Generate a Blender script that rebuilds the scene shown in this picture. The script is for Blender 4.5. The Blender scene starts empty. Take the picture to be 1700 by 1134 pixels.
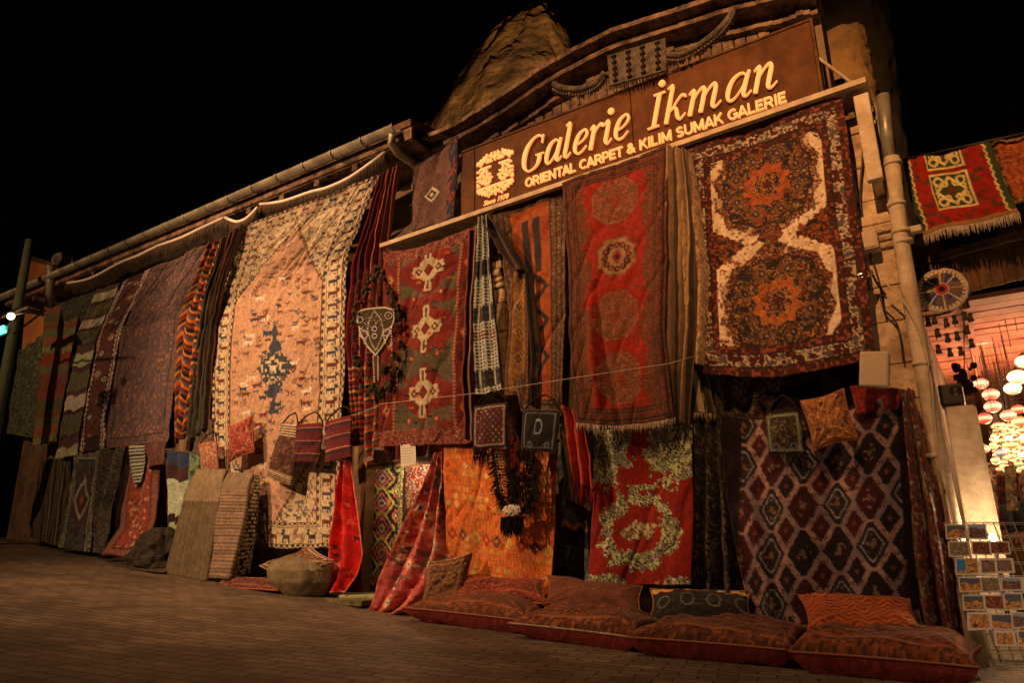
import bpy, bmesh, math, random
import numpy as np
from mathutils import Vector, Matrix
random.seed(7)
SC = bpy.context.scene
COL = SC.collection
# ------------------------------------------------------------------ camera
F, PW, PH = 1200.0, 1700.0, 1134.0
CAM_Y = -5.5
def _axes(yaw=33.3, pitch=16.3, roll=-0.8):
    a, p, r = map(math.radians, (yaw, pitch, roll))
    fw = np.array([-math.sin(a)*math.cos(p), math.cos(a)*math.cos(p), math.sin(p)])
    rt = np.array([math.cos(a), math.sin(a), 0.0]); up = np.cross(rt, fw)
    return rt*math.cos(r)+up*math.sin(r), -rt*math.sin(r)+up*math.cos(r), fw
RT, UP, FW = _axes()
cam_data = bpy.data.cameras.new('camera')
cam = bpy.data.objects.new('camera', cam_data); COL.objects.link(cam)
cam_data.sensor_width = 36; cam_data.lens = 36*F/PW; cam_data.clip_end = 400; cam_data.clip_start = .05
cam.matrix_world = Matrix(((RT[0], UP[0], -FW[0], 0), (RT[1], UP[1], -FW[1], CAM_Y), (RT[2], UP[2], -FW[2], 0), (0, 0, 0, 1)))
SC.camera = cam
def P(px, py, Y):
    """the point of the plane Y = const that stands at this place of the photograph"""
    d = FW + RT*(px-PW/2)/F - UP*(py-PH/2)/F
    t = (Y-CAM_Y)/d[1]
    return np.array([d[0]*t, Y, d[2]*t])
# ------------------------------------------------------------------ night sky, street light, exposure
world = bpy.data.worlds.new('World'); SC.world = world; world.use_nodes = True
wn = world.node_tree
sky = wn.nodes.new('ShaderNodeTexSky'); sky.sky_type = 'NISHITA'; sky.sun_disc = False
sky.sun_elevation = math.radians(-4); sky.sun_rotation = math.radians(200)
wn.links.new(sky.outputs[0], wn.nodes['Background'].inputs[0]); wn.nodes['Background'].inputs[1].default_value = 0.02
SC.view_settings.view_transform = 'Standard'; SC.view_settings.look = 'None'
SC.view_settings.exposure = 0; SC.view_settings.gamma = 1
def lamp(name, loc, power, color=(1, .55, .27), radius=.06, kind='POINT', aim=None, size=None, blend=.6):
    l = bpy.data.lights.new(name, kind); l.energy = power; l.color = color
    l.shadow_soft_size = radius
    o = bpy.data.objects.new(name, l); COL.objects.link(o); o.location = loc
    if kind == 'SPOT':
        l.spot_size = math.radians(size); l.spot_blend = blend
        o.rotation_euler = (Vector(aim)-Vector(loc)).to_track_quat('-Z', 'Y').to_euler()
    return o
# two street lamps of the lane, out of view, plus two added fill lights
lamp('street_or_fill_light', (-7.0, -5.6, 8.8), 2000, (1, .475, .195), aim=(-5.4, 0, 1.6), kind='SPOT', size=66, blend=1)
lamp('street_or_fill_light', (-8.6, -7.4, 5.0), 2450, (1, .475, .195), aim=(-6.0, 0, 2.2), kind='SPOT', size=66, blend=1)  # low lamp added to brighten the upper carpets and fill the shade
lamp('street_or_fill_light', (-.5, -5.8, 5.6), 1750, (1, .42, .14), aim=(-1.0, 0, 3.3), kind='SPOT', size=54, blend=1)
lamp('street_or_fill_light', (-10.9, -4.6, 4.4), 240, (1, .47, .19))  # added to brighten the dark left end of the house
# ------------------------------------------------------------------ materials
TINT = (1, .57, .34)
def lin(c):
    c = c/255.0
    return c/12.92 if c <= .04045 else ((c+.055)/1.055)**2.4
def A(r, g, b, k=1.0):
    """surface colour of a thing that looks like (r, g, b) under the warm lamps"""
    return tuple(min(.82, max(.004, lin(c)/t/k)) for c, t in zip((r, g, b), TINT))
MATS = {}
def mat(name, color=(.5, .5, .5), rough=.8, metal=0, noise=0.0, nscale=8, bump=0.0, bscale=40, color2=None, emit=None, estr=0, attr=False, weave=False, alpha=None, trans=0):
    if name in MATS: return MATS[name]
    m = bpy.data.materials.new(name); m.use_nodes = True; nt = m.node_tree; N = nt.nodes; L = nt.links
    b = N['Principled BSDF']; b.inputs['Roughness'].default_value = rough; b.inputs['Metallic'].default_value = metal
    b.inputs['Specular IOR Level'].default_value = .25 if rough > .6 else .5
    if trans: b.inputs['Transmission Weight'].default_value = trans
    tc = N.new('ShaderNodeTexCoord')
    if attr:
        a = N.new('ShaderNodeAttribute'); a.attribute_name = 'Col'; src = a.outputs['Color']
    else:
        rgb = N.new('ShaderNodeRGB'); rgb.outputs[0].default_value = (*color, 1); src = rgb.outputs[0]
        if color2:
            n = N.new('ShaderNodeTexNoise'); n.inputs['Scale'].default_value = nscale; n.inputs['Detail'].default_value = 8; n.inputs['Roughness'].default_value = .65
            L.new(tc.outputs['Object'], n.inputs['Vector'])
            cr = N.new('ShaderNodeValToRGB'); cr.color_ramp.elements[0].position = .38; cr.color_ramp.elements[1].position = .62
            cr.color_ramp.elements[0].color = (*color, 1); cr.color_ramp.elements[1].color = (*color2, 1)
            L.new(n.outputs[0], cr.inputs[0]); src = cr.outputs[0]
    if noise:
        n = N.new('ShaderNodeTexNoise'); n.inputs['Scale'].default_value = 14 if attr else nscale*2.7; n.inputs['Detail'].default_value = 10; n.inputs['Roughness'].default_value = .7
        L.new(tc.outputs['Object'], n.inputs['Vector'])
        mr = N.new('ShaderNodeMapRange'); mr.inputs['From Min'].default_value = .3; mr.inputs['From Max'].default_value = .7
        mr.inputs['To Min'].default_value = 1-noise; mr.inputs['To Max'].default_value = 1+noise*.6
        L.new(n.outputs[0], mr.inputs[0])
        mx = N.new('ShaderNodeVectorMath'); mx.operation = 'SCALE'
        L.new(src, mx.inputs[0]); L.new(mr.outputs[0], mx.inputs['Scale']); src = mx.outputs[0]
    L.new(src, b.inputs['Base Color'])
    if emit:
        b.inputs['Emission Color'].default_value = (*emit, 1); b.inputs['Emission Strength'].default_value = estr
    if bump:
        n = N.new('ShaderNodeTexNoise'); n.inputs['Scale'].default_value = bscale; n.inputs['Detail'].default_value = 7
        L.new(tc.outputs['Object'], n.inputs['Vector'])
        bp = N.new('ShaderNodeBump'); bp.inputs['Strength'].default_value = bump; bp.inputs['Distance'].default_value = .01 if attr else .2 if name == 'tuff_rock' else .03
        L.new(n.outputs[0], bp.inputs['Height'])
        if weave:
            bp2 = N.new('ShaderNodeBump'); bp2.inputs['Strength'].default_value = .35; bp2.inputs['Distance'].default_value = .004
            w = N.new('ShaderNodeTexWave'); w.bands_direction = 'Z'; w.inputs['Scale'].default_value = 42; w.inputs['Distortion'].default_value = 3; w.inputs['Detail'].default_value = 3
            L.new(tc.outputs['Object'], w.inputs['Vector']); L.new(w.outputs['Fac'], bp2.inputs['Height']); L.new(bp.outputs[0], bp2.inputs['Normal'])
            L.new(bp2.outputs[0], b.inputs['Normal'])
        else:
            L.new(bp.outputs[0], b.inputs['Normal'])
    if attr: b.inputs['Sheen Weight'].default_value = .15
    MATS[name] = m; return m
WOOL = mat('wool', attr=True, rough=.93, noise=.22, bump=.6, bscale=70, weave=True)
VELVET = mat('velvet', attr=True, rough=.85, noise=.35, bump=.8, bscale=45)
PRINT = mat('print', attr=True, rough=.35, noise=.05)
M_PLASTER = mat('plaster', A(120, 80, 50, .6), color2=A(85, 58, 38, .6), noise=.3, nscale=3, bump=.7, bscale=18, rough=.95)
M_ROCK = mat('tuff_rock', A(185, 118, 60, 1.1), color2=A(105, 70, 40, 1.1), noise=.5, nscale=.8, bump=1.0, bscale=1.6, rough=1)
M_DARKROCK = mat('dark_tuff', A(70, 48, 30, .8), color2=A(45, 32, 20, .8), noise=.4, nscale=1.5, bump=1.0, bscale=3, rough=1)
M_STONE = mat('ashlar', A(225, 160, 105), color2=A(165, 110, 70), noise=.3, nscale=4.5, bump=.8, bscale=22, rough=.95)
M_CREAM = mat('cream_paint', A(215, 160, 112), color2=A(180, 128, 86), noise=.12, nscale=7, bump=.25, bscale=30, rough=.6)
M_ZINC = mat('zinc', A(150, 118, 84, .72), color2=A(110, 86, 62, .72), noise=.2, nscale=5, rough=.42, metal=.35, bump=.15, bscale=8)
M_SIGNWOOD = mat('sign_wood', A(104, 52, 22, .85), color2=A(72, 33, 13, .85), noise=.25, nscale=3, rough=.75, bump=.15, bscale=25)
M_LETTER = mat('letter_added_glow', (.82, .56, .30), rough=.45, metal=0, emit=(1, .33, .09), estr=.8)  # emission is added glow to brighten the letters; no lamp sits in them
M_OLDWOOD = mat('weathered_wood', A(150, 100, 68, .75), color2=A(75, 48, 32, .75), noise=.4, nscale=6, bump=1, bscale=26, rough=.9)
M_DARKWOOD = mat('dark_wood', A(110, 62, 28), color2=A(75, 40, 18), noise=.3, nscale=5, bump=.5, bscale=30, rough=.7)
M_TILE = mat('roof_tile', A(110, 62, 40, .8), color2=A(70, 40, 28, .8), noise=.4, nscale=6, bump=.7, bscale=20, rough=.9)
M_BLACK = mat('black_wool', (.012, .009, .008), color2=(.03, .02, .015), noise=.3, nscale=30, rough=.95)
M_BLACKP = mat('black_plastic', (.02, .02, .02), rough=.45)
M_WHITEBEAD = mat('white_beads', A(230, 200, 170), rough=.4, noise=.1)
M_CREAMWOOL = mat('cream_wool', A(200, 150, 110, .9), color2=A(160, 115, 80, .9), noise=.25, nscale=30, rough=.95, bump=.5, bscale=90)
M_CORD = mat('cord', A(190, 140, 105), rough=.8)
M_PAPER = mat('paper', A(225, 190, 160), rough=.8, noise=.04)
M_INK = mat('ink', (.05, .04, .08), rough=.8)
M_WIRE = mat('rack_wire', A(210, 165, 120), rough=.35, metal=.5)
M_GREEN = mat('green_wool', (.07, .085, .035), color2=(.035, .04, .02), noise=.4, nscale=40, rough=.95)
M_BROWNW = mat('brown_wool', (.12, .06, .03), color2=(.06, .03, .02), noise=.4, nscale=40, rough=.95)
M_REDW = mat('red_wool', (.3, .03, .02), color2=(.2, .02, .02), noise=.3, nscale=40, rough=.95)
M_GREYBOX = mat('box_plastic', A(190, 138, 95), rough=.55, noise=.1)
M_DARKMETAL = mat('dark_metal', (.05, .045, .04), rough=.5, metal=.6)
# ------------------------------------------------------------------ objects
def tag(o, label=None, cat=None, group=None, kind=None):
    if label: o['label'] = label
    if cat: o['category'] = cat
    if group: o['group'] = group
    if kind: o['kind'] = kind
    return o
def empty(name, loc, label, cat, group=None):
    o = bpy.data.objects.new(name, None); COL.objects.link(o); o.location = loc; o.empty_display_size = .1
    return tag(o, label, cat, group)
def link(name, verts, faces, m, parent=None, smooth=True, cols=None, solid=0, base=True):
    """one mesh object from world coordinates, its origin at its base (or on its parent)"""
    v = np.asarray(verts, dtype=np.float64).reshape(-1, 3)
    if parent is not None: off = np.array(world_loc(parent))
    else: off = np.array([(v[:, 0].min()+v[:, 0].max())/2, (v[:, 1].min()+v[:, 1].max())/2, v[:, 2].min()])
    me = bpy.data.meshes.new(name)
    if isinstance(faces, np.ndarray):
        nf = len(faces); me.vertices.add(len(v)); me.vertices.foreach_set('co', (v-off).astype(np.float32).ravel())
        me.loops.add(nf*4); me.loops.foreach_set('vertex_index', faces.astype(np.int32).ravel())
        me.polygons.add(nf); me.polygons.foreach_set('loop_start', np.arange(0, nf*4, 4, dtype=np.int32)); me.polygons.foreach_set('loop_total', np.full(nf, 4, dtype=np.int32))
        me.update(calc_edges=True)
    else:
        me.from_pydata([tuple(a) for a in (v-off)], [], faces); me.update()
    if smooth: me.polygons.foreach_set('use_smooth', np.ones(len(me.polygons), dtype=bool))
    if cols is not None:
        at = me.color_attributes.new('Col', 'FLOAT_COLOR', 'POINT')
        c = np.ones((len(v), 4), dtype=np.float32); c[:, :3] = np.asarray(cols).reshape(-1, 3)
        at.data.foreach_set('color', c.ravel())
    me.materials.append(m)
    o = bpy.data.objects.new(name, me); COL.objects.link(o)
    if parent is not None: o.parent = parent
    else: o.location = off
    if solid:
        s = o.modifiers.new('thickness', 'SOLIDIFY'); s.thickness = solid; s.offset = 0
    return o
def world_loc(o):
    v = Vector((0, 0, 0))
    while o is not None: v = v+o.location; o = o.parent
    return v
class MB:
    """collects simple shapes for one mesh"""
    def __init__(s): s.v = []; s.f = []
    def add(s, v, f):
        n = len(s.v); s.v += [tuple(map(float, a)) for a in v]; s.f += [tuple(i+n for i in q) for q in f]; return s
    def box(s, lo, hi, bev=0, rot=None, c=None):
        lo = np.array(lo, float); hi = np.array(hi, float); bm = bmesh.new(); bmesh.ops.create_cube(bm, size=1)
        for w in bm.verts: w.co = Vector([(lo[i]+hi[i])/2+w.co[i]*(hi[i]-lo[i]) for i in range(3)])
        if bev: bmesh.ops.bevel(bm, geom=bm.edges[:], offset=bev, segments=2, affect='EDGES', profile=.5)
        vs = [np.array(w.co) for w in bm.verts]
        if rot is not None:
            c0 = np.array(c if c is not None else (lo+hi)/2); vs = [np.array(rot @ Vector(w-c0))+c0 for w in vs]
        bm.verts.index_update(); s.add(vs, [[w.index for w in q.verts] for q in bm.faces]); bm.free(); return s
    def tube(s, pts, r, n=8, caps=True):
        pts = [np.array(p, float) for p in pts]; rs = r if hasattr(r, '__len__') else [r]*len(pts)
        vs, fs = [], []; ref = None
        for i, p in enumerate(pts):
            d = pts[min(i+1, len(pts)-1)]-pts[max(i-1, 0)]; d = d/(np.linalg.norm(d)+1e-9)
            if ref is None: ref = np.array([0, 0, 1.]) if abs(d[2]) < .9 else np.array([1., 0, 0])
            a = np.cross(d, ref); a /= np.linalg.norm(a)+1e-9; b = np.cross(d, a); ref = -b if False else ref
            for k in range(n):
                t = 2*math.pi*k/n; vs.append(p+rs[i]*(a*math.cos(t)+b*math.sin(t)))
        for i in range(len(pts)-1):
            for k in range(n): fs.append((i*n+k, i*n+(k+1) % n, (i+1)*n+(k+1) % n, (i+1)*n+k))
        if caps: fs += [tuple(range(n-1, -1, -1)), tuple((len(pts)-1)*n+k for k in range(n))]
        return s.add(vs, fs)
    def ball(s, c, r, seg=8, rings=5, sq=(1, 1, 1)):
        vs, fs = [], []
        for i in range(rings+1):
            ph = math.pi*i/rings
            for k in range(seg):
                t = 2*math.pi*k/seg; vs.append((c[0]+r*sq[0]*math.sin(ph)*math.cos(t), c[1]+r*sq[1]*math.sin(ph)*math.sin(t), c[2]+r*sq[2]*math.cos(ph)))
        for i in range(rings):
            for k in range(seg): fs.append((i*seg+k, (i+1)*seg+k, (i+1)*seg+(k+1) % seg, i*seg+(k+1) % seg))
        return s.add(vs, fs)
    def lathe(s, c, prof, n=16, sy=1):
        vs, fs = [], []
        for r, z in prof:
            for k in range(n):
                t = 2*math.pi*k/n; vs.append((c[0]+r*math.cos(t), c[1]+sy*r*math.sin(t), c[2]+z))
        for i in range(len(prof)-1):
            for k in range(n): fs.append((i*n+k, i*n+(k+1) % n, (i+1)*n+(k+1) % n, (i+1)*n+k))
        return s.add(vs, fs)
    def prism(s, poly, y0, y1):
        """polygon in X, Z extruded along Y"""
        n = len(poly); vs = [(p[0], y0, p[1]) for p in poly]+[(p[0], y1, p[1]) for p in poly]
        return s.add(vs, [tuple(range(n)), tuple(range(2*n-1, n-1, -1))]+[(i, i+n, (i+1) % n+n, (i+1) % n) for i in range(n)])
    def strip(s, pts, ws, y0, y1):
        """flat pen stroke in X, Z: centre line with widths"""
        n = len(pts); a, b = [], []
        for i, p in enumerate(pts):
            d = np.array(pts[min(i+1, n-1)])-np.array(pts[max(i-1, 0)]); d = d/(np.linalg.norm(d)+1e-9); q = np.array([-d[1], d[0]])*ws[i]/2
            a.append(np.array(p)+q); b.append(np.array(p)-q)
        vs = [(p[0], y0, p[1]) for p in a]+[(p[0], y0, p[1]) for p in b]+[(p[0], y1, p[1]) for p in a]+[(p[0], y1, p[1]) for p in b]; fs = []
        for i in range(n-1):
            fs += [(i, i+1, n+i+1, n+i), (2*n+i, 3*n+i, 3*n+i+1, 2*n+i+1), (i, 2*n+i, 2*n+i+1, i+1), (n+i, n+i+1, 3*n+i+1, 3*n+i)]
        fs += [(0, n, 3*n, 2*n), (n-1, 3*n-1, 4*n-1, 2*n-1)]
        return s.add(vs, fs)
    def build(s, name, m, parent=None, smooth=False):
        return link(name, s.v, s.f, m, parent, smooth)
# ------------------------------------------------------------------ noise and pattern kit (x across, y down, metres)
def _hash(i, j, seed):
    h = (i.astype(np.int64)*374761393 + j.astype(np.int64)*668265263 + seed*982451653) & 0x7fffffff
    h = ((h ^ (h >> 13))*1274126177) & 0x7fffffff
    return ((h ^ (h >> 16)) & 0xffff)/65535.0
def vn(x, y, s, seed=0):
    a = x/s+100; b = y/s+100; i = np.floor(a); j = np.floor(b); u = a-i; v = b-j; u = u*u*(3-2*u); v = v*v*(3-2*v)
    return (_hash(i, j, seed)*(1-u)+_hash(i+1, j, seed)*u)*(1-v)+(_hash(i, j+1, seed)*(1-u)+_hash(i+1, j+1, seed)*u)*v
def fbm(x, y, s, seed=0): return .55*vn(x, y, s, seed)+.3*vn(x, y, s/2.1, seed+1)+.15*vn(x, y, s/4.3, seed+2)
def cell(x, y, s, seed=0): return _hash(np.floor(x/s+100), np.floor(y/s+100), seed)
def put(c, mask, col): c[mask] = col
def base(x, col): c = np.empty(x.shape+(3,)); c[...] = col; return c
def mott(x, y, s, pal, seed=0):
    n = np.argsort(np.argsort(fbm(x, y, s, seed).ravel())).reshape(x.shape)/x.size
    c = np.empty(x.shape+(3,)); k = len(pal)
    idx = np.minimum((n*k*2).astype(int) % k, k-1)
    return np.array(pal)[idx]
def dia(x, y, cx, cy, rx, ry): return abs(x-cx)/rx+abs(y-cy)/ry
def step(v, s): return np.floor(v/s)*s
def edge(x, y, W, H): return np.minimum(np.minimum(x, W-x), np.minimum(y, H-y))
BITS = {
 'deer': ["1010000000", "0111000000", "0110000000", "1110000001", "0111111110", "0011111110", "0011111110", "0010000010", "0010100010", "0010100010"],
 'goat': ["0100000000", "1100000000", "0111111101", "0111111110", "0111111100", "0101001100", "0100000100"],
 'bird': ["01100000", "11100011", "00111110", "00111100", "00010100", "00010100"],
 'bar': ["1111110", "0111111", "0010010"],
 'hook': ["1110011", "1010010", "0011110", "0010010", "1110011"],
 'star': ["0001000", "1001001", "0111110", "0011100", "0111110", "1001001", "0001000"],
 'cross': ["00100", "01110", "11011", "01110", "00100"]}
BITS = {k: np.array([[int(a) for a in r] for r in v]) for k, v in BITS.items()}
def stamp(c, x, y, cx, cy, w, kind, col, flip=False, asp=1.0):
    b = BITS[kind]; b = b[:, ::-1] if flip else b; h = w*b.shape[0]/b.shape[1]*asp
    X = x[0]; Yv = y[:, 0]
    i = np.where((X >= cx-w/2) & (X < cx+w/2))[0]; j = np.where((Yv >= cy-h/2) & (Yv < cy+h/2))[0]
    if len(i) < 2 or len(j) < 2: return
    bi = ((X[i]-(cx-w/2))/w*b.shape[1]).astype(int).clip(0, b.shape[1]-1); bj = ((Yv[j]-(cy-h/2))/h*b.shape[0]).astype(int).clip(0, b.shape[0]-1)
    sub = b[np.ix_(bj, bi)] > 0; blk = c[j[0]:j[-1]+1, i[0]:i[-1]+1]; blk[sub] = col
# ---- patterns
def p_animal(x, y, W, H):
    rnd = random.Random(3)
    field = A(205, 136, 96); cream = A(220, 168, 118); navy = A(60, 58, 64); mar = A(112, 50, 32); must = A(205, 150, 75); cr2 = A(238, 190, 140)
    c = base(x, field); bw = .155*W; u = x-W/2
    half = W/2-bw
    top = half*np.clip((step(y, .045)-.08*H)/(.23*H), 0, 1); bot = half*np.clip((.945*H-step(y, .045))/(.19*H), 0, 1)
    lim = np.where(y < H*.5, top, bot)
    sp = abs(step(u, .022)) > lim
    crm = base(x, cream); n = cell(x, y, .028, 5); m = (n > .72) & (vn(x, y, .06, 9) > .45)
    crm[m] = A(160, 110, 75); crm[(n < .1)] = A(120, 95, 85)
    c[sp] = crm[sp]
    eg = abs(abs(u)-lim); c[(eg < .022) & (y > .08*H)] = A(120, 78, 50)
    for k in range(430):
        ax = rnd.uniform(.17, .83)*W; ay = rnd.uniform(.1, .93)*H; s = rnd.uniform(.07, .125)
        col = rnd.choice([navy, mar, mar, must, A(150, 92, 62), A(95, 80, 78)])
        stamp(c, x, y, ax, ay, s, rnd.choice(['goat', 'bird', 'bar', 'hook', 'deer']), col, rnd.random() < .5, .62)
    for k in range(40):
        stamp(c, x, y, rnd.uniform(.22, .78)*W, rnd.uniform(.2, .85)*H, rnd.uniform(.16, .22), 'goat', rnd.choice([cr2, cr2, cr2, navy, mar]), rnd.random() < .5, .62)
    # central stepped medallion with pendants
    for cy, rx, ry in ((.535, .125, .072), (.475, .05, .03), (.435, .022, .035), (.60, .055, .03), (.638, .026, .026), (.655, .05, .012)):
        d = dia(step(x, .02), step(y, .024), W/2, cy*H, rx*W*1.15, ry*H)+.5*(vn(x, y, .04, 12)-.5); c[d < 1] = navy
        if rx > .1:
            d2 = cell(x, y, .034, 3); c[(d < .85) & (d2 > .74)] = cream; c[(d < .85) & (d2 < .12)] = must
            stamp(c, x, y, W/2, cy*H, .16, 'goat', cr2)
    # border
    e = W/2-abs(u); et = np.minimum(e, np.minimum(y*1.5, (H-y)*1.35))
    b = et < bw; bc = base(x, cream); nn = cell(x, y, .02, 8); bc[nn > .95] = A(190, 135, 92); c[b] = bc[b]
    for lo, hi in ((.02, .14), (.88, 1.0)):
        m = (et > lo*bw) & (et < hi*bw); blk = (np.floor(y/.045)+np.floor(x/.045)) % 2 == 0
        c[m] = A(212, 160, 105); c[m & blk] = navy
    for q in (.0, .165, .82, 1.0): c[abs(et-q*bw) < .0075] = mar
    for k in range(30):
        ay = (.03+k*.0325)*H; col = [navy, mar, A(95, 60, 55)][k % 3]
        for sx in (.5, ): stamp(c, x, y, bw*.5, ay, .20, 'deer', col, False, .62); stamp(c, x, y, W-bw*.5, ay, .20, 'deer', col, True, .62)
    for k in range(7):
        ax = (.2+k*.10)*W; col = [navy, A(170, 115, 80), navy, mar][k % 4]
        stamp(c, x, y, ax, H-bw*.37, .19, 'deer', col, False, .8); stamp(c, x, y, ax, bw*.34, .16, 'deer', [mar, mar, navy][k % 3], False, .7)
    return c
def p_double(x, y, W, H):
    cream = A(225, 165, 115); dk = A(48, 28, 20); mar = A(95, 32, 18); brn = A(120, 55, 28); org = A(168, 72, 32); navy = A(45, 36, 36); must = A(170, 105, 45)
    mar = A(78, 27, 17); c = base(x, cream); u = x-W/2; u0 = u; bw = .15*W; f0 = fbm(x, y, .035, 77); c[f0 > .70] = A(140, 62, 36); c[f0 < .26] = A(110, 76, 54)
    def med(cy, core):
        dx = u/(.315*W); dy = (y-cy)/(.198*H); th = np.arctan2(dy, dx); r = (abs(dx)**2.6+abs(dy)**2.6)**(1/2.6)*(1+.035*np.cos(th*12))
        r = r+.06*(fbm(x, y, .05, 4)-.5)
        m = r < 1.02; c[m] = mott(x, y, .045, [brn, A(60, 28, 20), A(140, 76, 44), mar, A(70, 36, 26), A(190, 128, 84)], 11)[m]
        m = r < .86; c[m] = mott(x, y, .06, [dk, navy, dk, A(90, 58, 38), A(60, 40, 34), must, dk, A(130, 52, 28)], 21)[m]
        m = (abs(r-.86) < .022); c[m] = A(60, 30, 20)
        for k in range(8):
            a = k*math.pi/4+.39; fx = .62*.33*W*math.cos(a); fy = .62*.205*H*math.sin(a); d = np.hypot(u-fx, y-cy-fy)/.055
            c[(d < 1+.25*np.cos(6*np.arctan2(y-cy-fy, u-fx))) & (fbm(x, y, .02, 9) > .42)] = A(120, 64, 34); c[d < .45] = navy; c[d < .2] = A(150, 100, 62)
        r2 = r*(1+.1*np.cos(th*10)); m = r2 < .42; c[m] = mott(x, y, .03, [core, org, core, A(140, 60, 28)], 31)[m]
        m = r2 < .26; c[m] = mott(x, y, .035, [navy, dk, org, navy, must], 41)[m]
        m = r2 < .07; c[m] = mar
    # neck and side wings
    m = abs(u) < (.06*W+.16*W*np.clip(abs(y-.5*H)/(.10*H), 0, 1)**2)+.02*np.sin(y*70); m &= abs(y-.5*H) < .10*H
    c[m] = mott(x, y, .05, [brn, mar, A(150, 85, 48), dk], 51)[m]
    m = abs(y-.5*H) < .085*H*np.clip((abs(u)-.15*W)/(.2*W), 0, 1.2)+.008*np.sin(u*140); mm = m & (abs(u) > .14*W); c[mm] = mott(x, y, .045, [mar, org, brn, dk, dk], 61)[mm]
    for q in (.26,): med(q*H, org)
    med(.745*H, A(178, 90, 32))
    for sx in (-1, 1):
        for sy in (0, 1):
            d = dia(x, y, W/2+sx*.36*W, .07*H+sy*.86*H, .11*W, .085*H)+.25*(fbm(x, y, .06, 5)-.5); m = d < 1; c[m] = mott(x, y, .05, [mar, dk, brn, cream, mar], 71)[m]
    e = edge(x, y, W, H); e = np.minimum(np.minimum(x, W-x), np.minimum(y, H-y)*.9)
    b = e < bw; c[b] = mar
    m = (e > .30*bw) & (e < .75*bw); cb = base(x, A(198, 145, 100)); fl = fbm(x, y, .035, 15); cb[fl > .53] = mar; cb[(fl < .42)] = A(96, 66, 50); c[m] = cb[m]
    for q in (.3, .75, .98): c[abs(e-q*bw) < .007] = dk
    m = (e < .3*bw) | ((e > .75*bw) & (e < bw)); n = cell(x, y, .018, 17); c[m & (n > .78)] = A(140, 60, 38); c[m & (n < .15)] = dk
    return c
def p_redmed(x, y, W, H, k=.8):
    red = A(140, 22, 12, k); dr = A(104, 30, 14, k); br = A(100, 52, 24, k); brd = A(72, 34, 18, k); cr = A(132, 84, 50, k); nv = A(42, 26, 20, k)
    c = base(x, red); u = x-W/2; n = fbm(x, y, .12, 3); c[n > .55] = A(132, 26, 12, k); c[cell(x, y, .016, 9) > .8] = dr
    e = edge(x, y, W, H)
    s = abs(u) > .27*W-.03*W*np.cos(y/H*2*math.pi*4.6)+.05*W*(fbm(x, y, .06, 8)-.5)*2; c[s] = mott(x, y, .03, [br, brd, br, dr], 6)[s]
    for i, cy in enumerate((.15, .38, .61, .84)):
        dx = abs(u)/((.165 if i == 1 else .19)*W); dy = abs(y-cy*H)/((.07 if i == 1 else .083)*H); o = np.maximum(np.maximum(dx, dy), (dx+dy)/1.45)
        nz = vn(x, y, .012, 7); c[(o < 1.16) & (nz > .3)] = A(110, 40, 22, k); c[(abs(o-1.05) < .03) & (nz > .35)] = A(130, 70, 42, k); mm = (o < 1.0) & (nz > (.0 if i == 1 else .18)); c[mm] = cr if i == 1 else mott(x, y, .022, [A(112, 58, 32, k), A(125, 66, 38, k), A(88, 44, 26, k), A(104, 50, 30, k)], 4)[mm]
        if i == 1:
            for q in range(12):
                a = q*math.pi/6; c[np.hypot((u-.115*W*math.cos(a))/1.0, (y-cy*H-.049*H*math.sin(a))) < .026] = A(70, 28, 20, k); c[np.hypot(u-.115*W*math.cos(a), y-cy*H-.049*H*math.sin(a)) < .012] = A(140, 60, 36, k)
        d = dia(step(x, .01), step(y, .01), W/2, cy*H, .06*W, .028*H); c[d < 1] = A(130, 35, 20, k); c[d < .45] = nv if i == 1 else br
    b = e < .13*W; c[b] = mott(x, y, .028, [brd, A(105, 50, 26, k), dr, brd], 2)[b]
    for q in (.0, .035, .1, .13): c[abs(e-q*W) < .006] = nv
    return c
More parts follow.
